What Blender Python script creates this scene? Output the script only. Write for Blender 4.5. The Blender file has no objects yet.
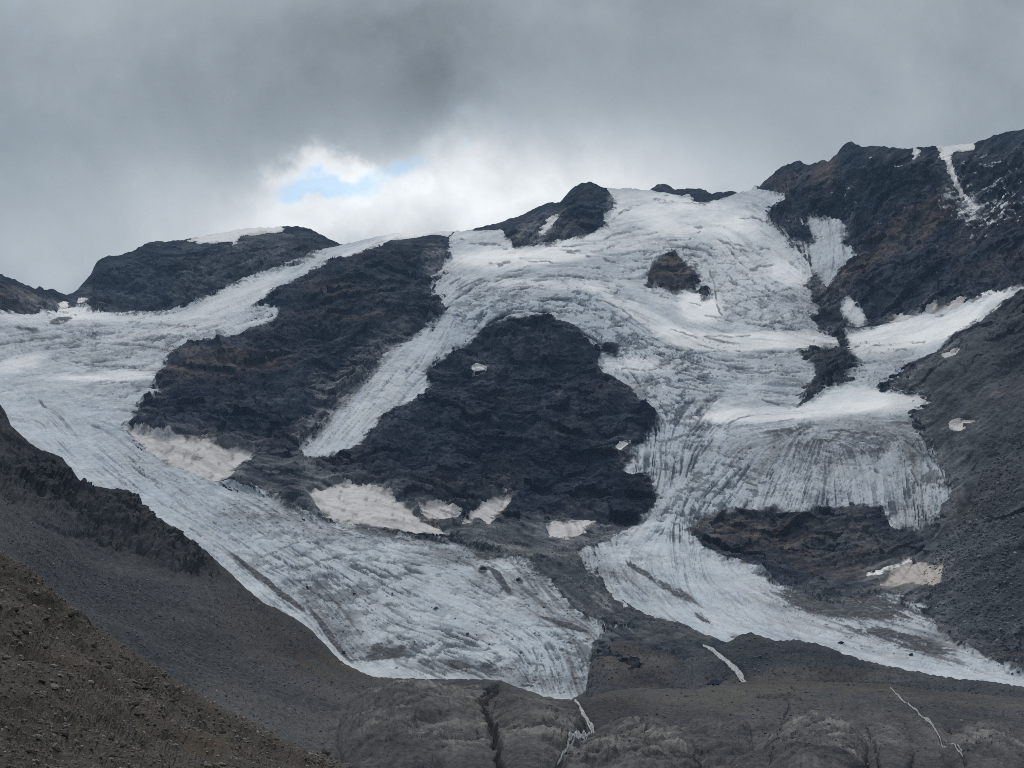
import bpy, bmesh, math, random, time
import numpy as np
from mathutils import Vector
T0 = time.time()
rng = np.random.default_rng(7)
random.seed(7)
S = bpy.context.scene
COL = S.collection
F32 = np.float32

# ------------------------------------------------------------------ viewpoint
FOC = 1200.0                       # focal length in pixels of a 1024 wide picture
PITCH = math.atan((620 - 384) / FOC)
CP, SP = math.cos(PITCH), math.sin(PITCH)

def ray(px, py):
    """direction from the viewpoint, scaled so that its Y part is 1"""
    x = (np.asarray(px, float) - 512) / FOC
    y = (384 - np.asarray(py, float)) / FOC
    dy = CP - y * SP
    return x / dy, (SP + y * CP) / dy

def pt(px, py, d):
    rx, rz = ray(px, py)
    return np.stack([rx * d, np.broadcast_to(d, np.shape(rx)) * 1.0, rz * d], -1)

# ------------------------------------------------------------------ noise
def _h(ix, iy, iz, seed):
    h = (ix.astype(np.uint32) * np.uint32(374761393)) ^ (iy.astype(np.uint32) * np.uint32(668265263)) \
        ^ (iz.astype(np.uint32) * np.uint32(2147483647)) ^ np.uint32((seed * 144665) & 0xffffffff)
    h = (h ^ (h >> np.uint32(13))) * np.uint32(1274126177)
    h = (h ^ (h >> np.uint32(16))) * np.uint32(2246822519)
    h ^= h >> np.uint32(15)
    return h.astype(F32) / F32(4294967295.0)

def vnoise(p, seed=0):
    i = np.floor(p).astype(np.int64)
    f = (p - i).astype(F32)
    u = f * f * f * (f * (f * 6 - 15) + 10)
    i = i & 0xffffffff
    x0, y0, z0 = i[..., 0], i[..., 1], i[..., 2]
    x1, y1, z1 = x0 + 1, y0 + 1, z0 + 1
    ux, uy, uz = u[..., 0], u[..., 1], u[..., 2]
    def lerp(a, b, t): return a + (b - a) * t
    a = lerp(_h(x0, y0, z0, seed), _h(x1, y0, z0, seed), ux)
    b = lerp(_h(x0, y1, z0, seed), _h(x1, y1, z0, seed), ux)
    c = lerp(_h(x0, y0, z1, seed), _h(x1, y0, z1, seed), ux)
    d = lerp(_h(x0, y1, z1, seed), _h(x1, y1, z1, seed), ux)
    return (lerp(lerp(a, b, uy), lerp(c, d, uy), uz) - F32(0.5)) * 2

ROT = np.array([[0.36, 0.48, -0.8], [-0.8, 0.6, 0.0], [0.48, 0.64, 0.6]])
def fbm(p, scale, octv=4, gain=0.5, seed=0, ridged=False):
    q = (p / scale) @ ROT.T
    out = np.zeros(p.shape[:-1], F32); amp = 1.0; tot = 0
    for k in range(octv):
        n = vnoise(q, seed + k * 17)
        if ridged: n = 1 - 2 * np.abs(n)
        out += amp * n; tot += amp
        amp *= gain; q = (q @ ROT.T) * 2.03 + 11.3
    return out / tot * 1.6

def facets(p, scale, seed):
    """broken rock: every irregular cell is a tilted flat face; returns height and a random number per face"""
    q = (p / scale).astype(np.float64)
    base = np.floor(q - 0.5).astype(np.int64)
    best = np.full(q.shape[:-1], 1e9, F32); val = np.zeros(q.shape[:-1], F32); rnd = np.zeros(q.shape[:-1], F32)
    for a in (0, 1):
        for b in (0, 1):
            for c in (0, 1):
                i = (base + np.array([a, b, c]))
                k = i & 0xffffffff
                h = [_h(k[..., 0], k[..., 1], k[..., 2], seed + m) for m in range(6)]
                r = [(q[..., m] - i[..., m] - .5 - (h[m] - .5) * .9).astype(F32) for m in range(3)]
                d = r[0] ** 2 + r[1] ** 2 + r[2] ** 2
                v = r[0] * (h[3] - .5) + r[1] * (h[4] - .5) + r[2] * (h[5] - .5)
                m = d < best
                best = np.where(m, d, best); val = np.where(m, v * 2 + (h[0] - .5) * .18, val); rnd = np.where(m, h[4], rnd)
    return val, rnd

def sstep(a, b, x):
    t = np.clip((x - a) / (b - a), 0, 1)
    return t * t * (3 - 2 * t)

# ------------------------------------------------------------------ 2-d fields
def rbf(ctrl):
    c = np.array([(a, b) for a, b, _ in ctrl], float) / 300.0
    v = np.log(np.array([d for _, _, d in ctrl], float))
    n = len(c)
    def k(r2): return 0.5 * r2 * np.log(r2 + 1e-9)
    r2 = ((c[:, None] - c[None]) ** 2).sum(-1)
    A = np.zeros((n + 3, n + 3)); A[:n, :n] = k(r2) + np.eye(n) * 0.01
    A[:n, n] = 1; A[:n, n + 1:] = c; A[n, :n] = 1; A[n + 1:, :n] = c.T
    w = np.linalg.solve(A, np.concatenate([v, np.zeros(3)]))
    def f(px, py):
        x = np.asarray(px, float) / 300; y = np.asarray(py, float) / 300
        out = w[n] + w[n + 1] * x + w[n + 2] * y
        for j in range(n):
            out = out + w[j] * k((x - c[j, 0]) ** 2 + (y - c[j, 1]) ** 2)
        return np.exp(out)
    return f

def sdf(poly, px, py, margin=40):
    """signed distance (positive inside) to a polygon, exact within its margin"""
    poly = np.array(poly, float)
    out = np.full(px.shape, -float(margin), F32)
    lo, hi = poly.min(0) - margin, poly.max(0) + margin
    m = (px >= lo[0]) & (px <= hi[0]) & (py >= lo[1]) & (py <= hi[1])
    x = px[m].astype(F32); y = py[m].astype(F32)
    d = np.full(x.shape, 1e9, F32); ins = np.zeros(x.shape, bool)
    n = len(poly)
    for k in range(n):
        ax, ay = poly[k]; bx, by = poly[(k + 1) % n]
        ex, ey = bx - ax, by - ay
        t = np.clip(((x - ax) * ex + (y - ay) * ey) / (ex * ex + ey * ey + 1e-9), 0, 1)
        d = np.minimum(d, (x - ax - t * ex) ** 2 + (y - ay - t * ey) ** 2)
        if ay != by:
            c = ((ay > y) != (by > y)) & (x < (bx - ax) * (y - ay) / (by - ay) + ax)
            ins ^= c
    d = np.sqrt(d)
    out[m] = np.where(ins, d, -d)
    return np.clip(out, -margin, 60)

def line_d(pts, px, py):
    """distance to a polyline"""
    d = np.full(px.shape, 1e9, F32)
    for (ax, ay), (bx, by) in zip(pts[:-1], pts[1:]):
        ex, ey = bx - ax, by - ay
        t = np.clip(((px - ax) * ex + (py - ay) * ey) / (ex * ex + ey * ey + 1e-9), 0, 1)
        d = np.minimum(d, (px - ax - t * ex) ** 2 + (py - ay - t * ey) ** 2)
    return np.sqrt(d)

def blobs(px, py, lst, soft=1.0):
    out = np.zeros(px.shape, F32)
    for cx, cy, rx, ry, ang, val in lst:
        a = math.radians(ang); c, s = math.cos(a), math.sin(a)
        x = (px - cx); y = (py - cy)
        u = (x * c + y * s) / rx; v = (-x * s + y * c) / ry
        out += val * sstep(1.35, 0.55, np.sqrt(u * u + v * v))
    return out

# raster on which flow-aligned grain is made, in degrees of bearing and height (1 step ~ 0.05 degree)
LX0, LY0, LW, LH = -80, 120, 1184, 660
def sample(field, px, py):
    x = np.clip(px - LX0, 0, LW - 1.001); y = np.clip(py - LY0, 0, LH - 1.001)
    i = x.astype(np.int32); j = y.astype(np.int32)
    fx = (x - i).astype(F32); fy = (y - j).astype(F32)
    a = field[j, i] * (1 - fx) + field[j, i + 1] * fx
    b = field[j + 1, i] * (1 - fx) + field[j + 1, i + 1] * fx
    return a * (1 - fy) + b * fy

def direction_field(arrows):
    st = 4
    gx, gy = np.meshgrid(np.arange(LX0, LX0 + LW, st), np.arange(LY0, LY0 + LH, st))
    c2 = np.zeros(gx.shape); s2 = np.zeros(gx.shape)
    for x, y, dx, dy in arrows:
        a = math.atan2(dy, dx)
        w = 1.0 / ((gx - x) ** 2 + (gy - y) ** 2 + 60.0) ** 1.5
        c2 += w * math.cos(2 * a); s2 += w * math.sin(2 * a)
    a = np.arctan2(s2, c2) / 2
    c2 = np.cos(2 * a); s2 = np.sin(2 * a)
    rep = lambda m: np.repeat(np.repeat(m, st, 0), st, 1)[:LH, :LW]
    a = np.arctan2(rep(s2), rep(c2)) / 2
    return np.cos(a).astype(F32), np.sin(a).astype(F32)

def smooth(n, k):
    for _ in range(k):
        n = (n + np.roll(n, 1, 0) + np.roll(n, -1, 0)) / 3
        n = (n + np.roll(n, 1, 1) + np.roll(n, -1, 1)) / 3
    return n

def lic(dirs, noises, L):
    dx, dy = dirs
    yy, xx = np.mgrid[0:LH, 0:LW].astype(F32)
    acc = [n.copy() for n in noises]; cnt = 1
    for sgn in (1, -1):
        x = xx.copy(); y = yy.copy()
        px_, py_ = dx * sgn, dy * sgn
        for k in range(L):
            i = np.clip(x, 0, LW - 1).astype(np.int32); j = np.clip(y, 0, LH - 1).astype(np.int32)
            vx = dx[j, i]; vy = dy[j, i]
            f = np.sign(vx * px_ + vy * py_); f[f == 0] = 1
            vx = vx * f; vy = vy * f
            x += vx; y += vy; px_, py_ = vx, vy
            i = np.clip(x, 0, LW - 1).astype(np.int32); j = np.clip(y, 0, LH - 1).astype(np.int32)
            for a, n in zip(acc, noises): a += n[j, i]
            cnt += 1
    out = []
    for a in acc:
        a -= a.mean(); out.append((a / a.std()).astype(F32))
    return out

def white(): return rng.standard_normal((LH, LW)).astype(F32)
N1, N2, N3 = white(), smooth(white(), 1), smooth(white(), 5)

ICE_DIR = direction_field([
    (330,255,-.75,.45),(250,310,-.9,.35),(150,330,-1,.1),(60,338,-1,.12),(20,365,-.95,.25),(110,372,-1,.15),(40,392,-1,.08),(100,394,-1,.05),(-60,380,-1,.2),
    (60,425,.6,.75),(120,460,.75,.65),(200,500,.85,.5),(300,560,.85,.5),(400,590,.88,.42),(450,640,.85,.3),(560,620,.75,.6),
    (340,640,.62,.8),(540,570,.6,.75),(560,680,.3,.95),(250,560,.8,.6),(420,550,.95,.2),(500,610,.9,.4),
    (440,330,-.5,.85),(400,390,-.65,.75),(330,450,-.6,.75),(470,290,-.75,.5),(540,300,1,0),(600,312,.85,.45),(490,262,-.95,.3),
    (560,262,1,-.02),(640,240,1,-.25),(690,240,.95,.05),(720,260,.5,.8),(700,205,1,.05),(620,345,.7,.6),(680,322,.85,.45),
    (750,345,1,.03),(800,300,.85,.35),(760,268,.75,.5),(740,310,.85,.3),(640,265,.95,-.2),(600,280,1,.15),
    (680,380,.9,.3),(640,400,.5,.8),(660,460,-.1,1),(640,540,-.6,.75),(700,420,-.5,.7),(720,490,-.55,.6),(600,562,.3,.8),
    (640,600,.75,.6),(720,615,.85,.5),(800,640,.95,.3),(900,660,.97,.22),(680,560,.15,1),(740,380,1,.08),(760,420,1,-.12),
    (870,408,1,-.05),(850,470,.25,.95),(900,490,.1,1),(925,510,.1,1),(800,470,-.35,.9),(950,320,-.75,.45),(1000,305,-.8,.6),
    (880,350,1,-.15),(825,250,.1,1),(840,280,-.3,.9),(870,620,.9,.35),(760,500,-.3,.8),(850,430,.95,.1)])
ICE_F, ICE_M, ICE_C = lic(ICE_DIR, [N1, N2, N3], 16)
ROCK_DIR = direction_field([
    (100,270,1,.35),(200,260,1,.15),(300,240,1,.1),(30,300,.8,.5),(300,350,1,-.03),(250,420,1,.05),(400,300,1,.1),(380,380,.8,-.6),
    (550,430,1,.35),(480,450,1,-.2),(500,360,1,-.25),(600,480,1,-.1),(560,510,1,.2),(850,200,-.5,.85),(900,250,-.75,.6),(980,200,-.65,.7),
    (790,190,-.8,.5),(780,220,1,.1),(950,350,-.75,.6),(1000,450,-.7,.6),(560,210,-.6,.5),(790,540,1,-.35),(860,560,1,-.2),(960,560,-.8,.6),
    (450,500,1,.1),(520,540,.9,.3),(600,600,.7,.6),(300,480,1,.3)])
ROCK_F, ROCK_M, ROCK_C = lic(ROCK_DIR, [N1, N2, N3], 18)
BD_DIR = direction_field([
    (60,450,.8,.5),(60,510,.9,.5),(150,540,.5,.8),(200,560,.4,.8),(100,640,.7,.7),(250,640,.8,.6),(350,720,1,-.3),(420,700,1,-.25),(420,760,1,-.15),
    (540,720,1,.15),(640,740,1,-.2),(720,720,1,-.1),(820,730,1,-.25),(900,740,1,.4),(1000,740,1,.3),(900,700,.9,.3)])
BD_F, BD_M, BD_C = lic(BD_DIR, [N1, N2, N3], 13)
print('fields', time.time() - T0)

# ------------------------------------------------------------------ outlines
SKYLINE = [(-280,300),(-100,288),(0,275),(5,278),(10,278),(22,283),(30,286),(36,289),(39,287),(44,291),(52,288),(58,293),(66,295),(72,294),
    (78,289),(90,276),(97,262),(99,260),(107,257),(120,255),(135,251),(145,244),(155,241),(165,243),(172,241),(190,239),(215,234),(235,230),
    (245,228.5),(256,228),(270,227.5),(282,227),(283,226.5),(300,226),(310,229),(325,237),(340,244),(345,244.5),(360,241),(375,237.5),
    (390,235),(410,232.5),(417,231.5),(430,232),(445,231.5),(465,231.5),(470,230),(485,226),(500,223),(512,219),(530,211),(545,204),(553,202),
    (560,201.5),(566,194),(575,186),(582,183),(590,182),(596,183),(603,187),(607,188),(620,188.5),(630,188.5),(640,190),(649,190),(652,188),
    (657,185),(663,184),(670,186),(675,189),(682,190),(690,189),(697,190),(705,190),(712,194),(720,192),(730,191),(738,193),(745,191),(752,189),
    (755,185),(759,187),(762,184),(768,178),(780,168),(790,164),(800,160),(806,165),(812,165),(822,160),(828,161),(832,159),(838,153),(843,146),
    (848,142),(852,141),(856,145),(865,148),(872,147),(885,147.5),(895,148),(905,149),(915,148),(922,147),(930,147),(936,147),(945,146.5),(960,145),
    (974,144),(982,141),(995,136),(1005,133),(1012,131),(1024,130),(1100,118),(1300,100)]

ICE_LEFT = [(-290,322),(0,308),(15,312),(30,314),(50,311),(58,310),(66,309),(85,307.5),(100,313),(112,315),(130,316),(155,315.5),(175,312),
    (200,301),(225,291),(250,281),(275,271),(300,262),(320,253),(340,245),(345,236),(380,222),(417,218),(472,218),(466,235),(452,239),(441,236),(432,235.5),
    (415,238.5),(400,241),(390,242.5),(380,247),(365,253),(350,260),(335,264),(322,272),(310,277),(300,283),(285,290),(270,298),(262,303),
    (257,307),(276,306),(281,311),(275,320),(262,328),(240,338),(225,342),(205,345),(190,346),(180,350),(168,360),(163,372),(158,388),(162,397),
    (152,402),(140,408),(137,423),(125,432),(140,447),(165,465),(200,478),(235,487),(260,495),(275,503),(295,514),(320,521),(350,527),(400,537),
    (430,540),(455,545),(480,553),(500,558),(520,565),(535,570),(545,580),(560,595),(570,607),(585,620),(600,628),(622,636),(650,643),(630,641),
    (608,641),(600,650),(592,662),(590,675),(596,690),(592,725),(420,725),(300,690),(200,610),(100,545),(-20,450),(-290,480)]
ICE_RIGHT = [(452,218),(470,218),(471,231),(500,231),(510,240),(516,249),(530,248),(545,245),(560,243),(580,240),(592,233),(603,227),(607,215),
    (614,203),(610,195),(606,187),(604,175),(650,175),(651,190),(668,194),(684,196),(690,194),(697,201),(706,203),(716,200),(726,197),(738,193),(740,178),(752,178),
    (756,189),(765,190),(775,192),(788,193),(785,200),(775,207),(770,215),(772,222),(780,230),(785,238),(790,245),(800,255),(815,262),(820,268),(815,276),(808,285),
    (815,295),(822,300),(820,312),(815,320),(820,330),(836,334),(845,330),(868,327),(890,323),(900,321),(925,315),(935,316),(950,309),(975,301),
    (990,291),(1024,288),(1070,278),(1300,240),(1300,262),(1070,298),(1024,295),(1000,310),(985,322),(970,332),(955,340),(940,350),(930,358),(915,368),(900,380),(880,390),(905,392),(920,396),(930,403),
    (935,408),(925,413),(916,418),(915,425),(925,435),(935,445),(940,460),(945,475),(953,495),(950,510),(940,523),(930,530),(915,532),(900,531),
    (890,525),(885,515),(885,508),(870,508),(855,511),(830,508),(815,512),(800,513),(780,510),(760,509),(740,511),(725,513),(705,517),(692,525),
    (690,535),(695,545),(705,555),(722,563),(745,566),(760,578),(775,588),(800,594),(812,603),(840,602),(870,599),(900,602),(925,612),(935,625),(945,640),(960,650),(980,660),
    (1000,672),(1024,679),(1300,740),(1300,760),(1024,716),(900,696),(800,672),(745,662),(715,650),(700,642),(680,633),(656,622),(640,617),(625,608),(612,597),
    (600,585),(585,572),(577,557),(600,545),(620,535),(640,528),(650,515),(655,500),(652,480),(640,477),(622,478),(625,468),(632,455),(640,445),
    (648,435),(655,428),(658,420),(655,412),(645,405),(635,397),(625,390),(615,383),(602,375),(598,367),(600,358),(598,350),(590,345),(585,340),
    (580,335),(570,330),(560,325),(550,323),(535,322),(520,320.5),(505,322),(495,325),(485,330),(475,338),(465,345),(455,350),(445,360),(432,368),(425,375),(433,385),(430,395),
    (420,403),(400,412),(380,426),(365,440),(360,450),(350,453),(333,457),(315,465),(308,464),(299,452),(304,438),(320,424),(334,408),(349,393),
    (362,378),(376,364),(390,350),(408,338),(427,327),(438,320),(441,305),(437,298),(430,290),(433,275),(446,264),(448,252),(450,238)]
ICE_FAN = [(789,224),(797,221),(805,223),(815,219),(830,218),(840,221),(848,225),(847,235),(843,245),(850,248),(856,257),(850,265),(843,275),(836,284),
    (833,293),(825,291),(820,280),(810,265),(800,253),(793,243),(803,241),(812,242),(814,236),(804,230)]
ICE_SIDE = [(838,300),(850,299),(860,308),(868,320),(866,326),(846,328),(842,314)]
NUNATAK = [(647,288),(650,275),(652,266),(660,263),(667,259),(674,256),(679,261),(684,268),(691,271),(698,277),(702,283),(696,286),(695,291),(684,291),(674,294),(668,293),(663,289),(659,290),(656,283),(652,292)]
NUNATAK2 = [(700,286),(708,289),(712,297),(705,301),(699,294)]
NUB = [(602,350),(610,346),(618,351),(616,357),(604,357)]
DEBRIS1 = [(812,298),(822,293),(835,293),(840,305),(843,318),(842,328),(843,340),(852,352),(840,350),(835,335),(825,325),(815,318),(818,308)]
DEBRIS2 = [(800,354),(835,347),(850,353),(857,368),(848,377),(833,383),(815,398),(795,409),(808,392),(817,378),(815,368),(805,362)]

PATCHES = [
    ([(125,432),(133,433),(150,438),(165,440),(178,441),(190,442),(205,443),(215,446),(225,452),(238,453),(250,457),(251,463),(240,467),(228,484),
      (215,486),(196,480),(175,472),(157,464),(143,452)], 'long pinkish snow patch between left glacier tongue and dark cliff'),
    ([(308,496),(325,492),(338,489),(352,488),(366,491),(380,497),(395,504),(408,513),(418,522),(432,529),(446,540),(430,541),(405,538),(380,533),
      (355,529),(335,524),(320,518),(310,506)], 'largest pinkish snow patch, at the foot of the dark centre cliff'),
    ([(418,512),(432,509),(445,508),(450,514),(462,517),(455,522),(442,525),(430,524),(421,519)], 'small snow patch touching the upper right end of the largest pinkish patch'),
    ([(462,527),(470,517),(482,508),(494,500),(502,497),(508,504),(503,513),(496,520),(488,527),(478,520),(470,526)], 'slanting dirty snow streak climbing a gully in the centre cliff'),
    ([(547,529),(558,526),(572,523),(583,521),(596,523),(590,530),(580,535),(566,540),(550,538)], 'small snow patch below the centre cliff beside the right tongue'),
    ([(869,576),(880,571),(893,566),(905,560),(912,561),(905,567),(893,571),(880,576)], 'thin white snow strip on top of a sandy patch by the right slope'),
    ([(877,590),(890,578),(905,566),(915,563),(930,566),(946,566),(946,577),(944,591),(925,592),(910,590),(895,593)], 'sandy beige snow patch dotted with stones at the right slope'),
    ([(188,241),(215,232),(240,226),(262,224),(283,223),(283,232),(262,232.5),(248,234),(239,236),(237,240.5),(225,242),(213,242.5),(200,241.5)], 'white snow cap on the flat far left summit'),
    ([(938,143),(974,140),(973,150),(957,152),(951,157),(952,167),(957,178),(961,188),(965,196),(972,202),(975,207),(967,202),(960,196),(957,186),
      (951,175),(946,164),(941,155)], 'white snow couloir dropping from the right hand summit ridge'),
    ([(913,155),(916,149),(920,150),(918,156),(914,159)], 'tiny snow notch just left of the snow couloir on the ridge'),
    ([(893,322),(900,314),(908,316),(915,318),(922,316),(921,324),(908,325)], 'torn snow edge under the right massif'),
    ([(919,328),(926,317),(935,307),(938,305),(937,313),(945,309),(955,304),(966,300),(962,306),(950,311),(938,318),(926,328)], 'striped dirty snow spur above the right snow band'),
    ([(947,363),(956,356),(961,354),(957,361),(949,364)], 'small snow sliver on dark scree right of the glacier'),
    ([(953,428),(962,424),(972,425),(978,427),(966,428),(968,433),(960,436),(954,434)], 'small snow scrap on the dark right slope below the snow sliver'),
    ([(617,452),(624,447),(630,445),(628,449),(621,454)], 'tiny snow fleck on the centre cliff beside the icefall'),
    ([(473,367),(480,364.5),(487,366),(484,368),(475,368.5)], 'tiny snow fleck on the centre cliff near the hanging tongue'),
    ([(540,237),(546,229),(553,220),(560,218),(559,223),(552,231),(545,236)], 'thin slanting snow ramp on the central rock summit'),
    ([(78,302),(82,300),(87,303),(84,305),(79,305)], 'small snow spot at the foot of the far left ridge'),
    ([(59,305),(63,302),(68,304),(68,309),(60,310)], 'small snow spot among rocks above the left snow basin'),
]

A_DEPTH = rbf([(-280,300,3000),(0,280,3400),(75,298,3850),(150,243,4200),(280,228,4200),(340,243,4000),(440,233,3800),(500,224,3850),(585,183,3750),(650,190,3900),
    (740,193,3750),(850,142,3450),(940,147,3200),(1024,130,3000),(1290,100,2500),(150,317,3650),(80,310,3500),(60,335,3150),(0,380,2650),(100,400,2600),
    (-280,400,2300),(250,300,3300),(330,262,3600),(430,242,3600),(350,275,3350),(300,350,2900),(200,385,2620),(250,470,2250),(160,400,2540),
    (560,238,3500),(680,212,3620),(520,280,3150),(540,318,2960),(520,330,2900),(520,520,2240),(600,420,2560),(640,500,2260),(440,430,2500),(420,320,3000),(380,480,2250),
    (700,270,3250),(700,335,2850),(800,345,2720),(760,400,2500),(800,415,2440),(860,430,2300),(860,500,2150),(800,515,2110),(800,570,1960),(720,515,2130),
    (820,200,3300),(860,270,2900),(950,220,2950),(900,320,2650),(1010,290,2420),(960,400,2200),(1020,400,2080),(980,520,1850),(1020,560,1700),
    (1020,640,1500),(1024,700,1330),(1290,700,1150),(1290,400,1800),(900,590,1820),(900,655,1500),(100,440,2350),(200,520,1960),(300,560,1800),(300,625,1500),
    (400,560,1850),(450,640,1450),(540,640,1440),(560,690,1270),(440,675,1320),(600,645,1430),(640,600,1650),(580,555,1950),(720,610,1650),(740,650,1420),
    (300,760,1080),(700,760,1060),(1000,760,1120),(0,500,1900),(-280,600,1500),(0,700,1250)])

# ------------------------------------------------------------------ sheets of terrain
class Sheet: pass
def columns(x0, x1, step, wide=5.0):
    inner = np.arange(-12, 1037, step)
    return np.concatenate([np.arange(x0, -12, wide), inner, np.arange(inner[-1] + wide, x1, wide)])

def make_sheet(top, bottom, cols, nrow, depth, jag=0.0, seed=1, power=1.0):
    s = Sheet()
    tx = np.array([a for a, _ in top], float); ty = np.array([b for _, b in top], float)
    t = np.interp(cols, tx, ty)
    if jag:
        q = np.stack([cols, cols * 0, cols * 0], -1)
        t = t + jag * (fbm(q, 9.0, 3, 0.6, seed) + 0.6 * fbm(q, 3.0, 1, .5, seed + 3))
    v = np.linspace(0, 1, nrow)[:, None] ** power
    bot = np.interp(cols, [b[0] for b in bottom], [b[1] for b in bottom]) if isinstance(bottom, list) else np.full(cols.shape, float(bottom))
    s.py = (t[None] + v * (bot - t)[None]).astype(F32)
    s.px = np.broadcast_to(cols[None], s.py.shape).astype(F32).copy()
    s.top = np.broadcast_to(t[None], s.py.shape).astype(F32)
    s.D = depth(s.px, s.py)
    s.P = pt(s.px, s.py, s.D).astype(np.float64)
    return s

def normals(P):
    du = np.gradient(P, axis=1); dv = np.gradient(P, axis=0)
    n = np.cross(dv, du); n /= np.linalg.norm(n, axis=-1, keepdims=True) + 1e-9
    n[n[..., 2] < 0] *= -1
    return n

def add_back(s, dys, dzs):
    """the far side of the ridge"""
    P = s.P[0]
    rows = []
    for dy, dz in zip(dys, dzs):
        r = P.copy(); k = (P[:, 1] + dy) / P[:, 1]
        r[:, 0] *= k; r[:, 1] *= k; r[:, 2] -= dz
        rows.append(r)
    rows = np.array(rows[::-1])
    nb = len(rows)
    s.P = np.concatenate([rows, s.P], 0)
    for nm in ('px', 'py', 'top', 'D'):
        a = getattr(s, nm); setattr(s, nm, np.concatenate([np.repeat(a[:1], nb, 0), a], 0))
    s.nb = nb

def grid_faces(nr, nc):
    i = np.arange(nr * nc).reshape(nr, nc)
    return np.stack([i[:-1, :-1], i[1:, :-1], i[1:, 1:], i[:-1, 1:]], -1).reshape(-1, 4)

def mesh_obj(name, verts, faces, mat, attrs=None, smooth_=True):
    """mesh object of the used vertices"""
    used = np.zeros(len(verts), bool); used[faces.ravel()] = True
    idx = np.cumsum(used) - 1
    v = verts[used].astype(F32); f = idx[faces].astype(np.int32)
    k = f.shape[1]
    me = bpy.data.meshes.new(name)
    me.vertices.add(len(v)); me.vertices.foreach_set('co', v.ravel())
    me.loops.add(f.size); me.loops.foreach_set('vertex_index', f.ravel())
    me.polygons.add(len(f)); me.polygons.foreach_set('loop_start', np.arange(0, f.size, k, dtype=np.int32))
    me.polygons.foreach_set('use_smooth', np.full(len(f), smooth_, bool))
    me.update(calc_edges=True)
    for nm, arr in (attrs or {}).items():
        arr = arr.reshape(-1, 4)[used].astype(F32)
        at = me.attributes.new(nm, 'FLOAT_VECTOR', 'POINT')
        at.data.foreach_set('vector', np.ascontiguousarray(arr[:, :3]).ravel())
        at = me.attributes.new(nm + '_fourth', 'FLOAT', 'POINT')
        at.data.foreach_set('value', np.ascontiguousarray(arr[:, 3]))
    me.materials.append(mat)
    o = bpy.data.objects.new(name, me); COL.objects.link(o)
    return o

def tag(o, label=None, cat=None, group=None, kind=None):
    if label: o['label'] = label
    if cat: o['category'] = cat
    if group: o['group'] = group
    if kind: o['kind'] = kind
    return o

# ------------------------------------------------------------------ materials
class NT:
    def __init__(self, name):
        self.m = bpy.data.materials.new(name); self.m.use_nodes = True
        self.t = self.m.node_tree; self.n = self.t.nodes; self.l = self.t.links
        self.b = self.n['Principled BSDF']
    def new(self, typ, **kw):
        x = self.n.new(typ)
        for k, v in kw.items(): setattr(x, k, v)
        return x
    def link(self, a, b): self.l.new(a, b)
    def noise(self, scale, detail=4, rough=0.6, vec=None, dist=0.0):
        x = self.new('ShaderNodeTexNoise'); x.inputs['Scale'].default_value = scale
        x.inputs['Detail'].default_value = detail; x.inputs['Roughness'].default_value = rough
        x.inputs['Distortion'].default_value = dist
        self.link(vec or self.coord(), x.inputs['Vector']); return x.outputs['Fac']
    def coord(self):
        if not hasattr(self, '_c'): self._c = self.new('ShaderNodeTexCoord').outputs['Object']
        return self._c
    def ramp(self, fac, lo, hi):
        x = self.new('ShaderNodeMapRange'); x.inputs['From Min'].default_value = lo; x.inputs['From Max'].default_value = hi
        x.interpolation_type = 'SMOOTHSTEP'
        self.link(fac, x.inputs['Value']); return x.outputs['Result']
    def mix(self, fac, a, b):
        x = self.new('ShaderNodeMix', data_type='RGBA')
        for s, v in ((x.inputs[0], fac), (x.inputs[6], a), (x.inputs[7], b)):
            if isinstance(v, tuple): s.default_value = (*v, 1)
            elif isinstance(v, (int, float)): s.default_value = v
            else: self.link(v, s)
        return x.outputs[2]
    def math(self, op, a, b=0.0):
        x = self.new('ShaderNodeMath', operation=op)
        for s, v in ((x.inputs[0], a), (x.inputs[1], b)):
            if isinstance(v, (int, float)): s.default_value = v
            else: self.link(v, s)
        return x.outputs[0]
    def attr(self, name):
        x = self.new('ShaderNodeAttribute', attribute_name=name)
        sp = self.new('ShaderNodeSeparateXYZ'); self.link(x.outputs['Vector'], sp.inputs[0])
        y = self.new('ShaderNodeAttribute', attribute_name=name + '_fourth')
        return sp.outputs[0], sp.outputs[1], sp.outputs[2], y.outputs['Fac']
    def bump(self, h, dist, strength=1.0):
        x = self.new('ShaderNodeBump'); x.inputs['Distance'].default_value = dist; x.inputs['Strength'].default_value = strength
        self.link(h, x.inputs['Height']); self.link(x.outputs[0], self.b.inputs['Normal'])
    def out(self, col, rough=0.9, spec=0.25):
        self.link(col, self.b.inputs['Base Color'])
        self.b.inputs['Roughness'].default_value = rough; self.b.inputs['Specular IOR Level'].default_value = spec
        return self.m

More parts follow.
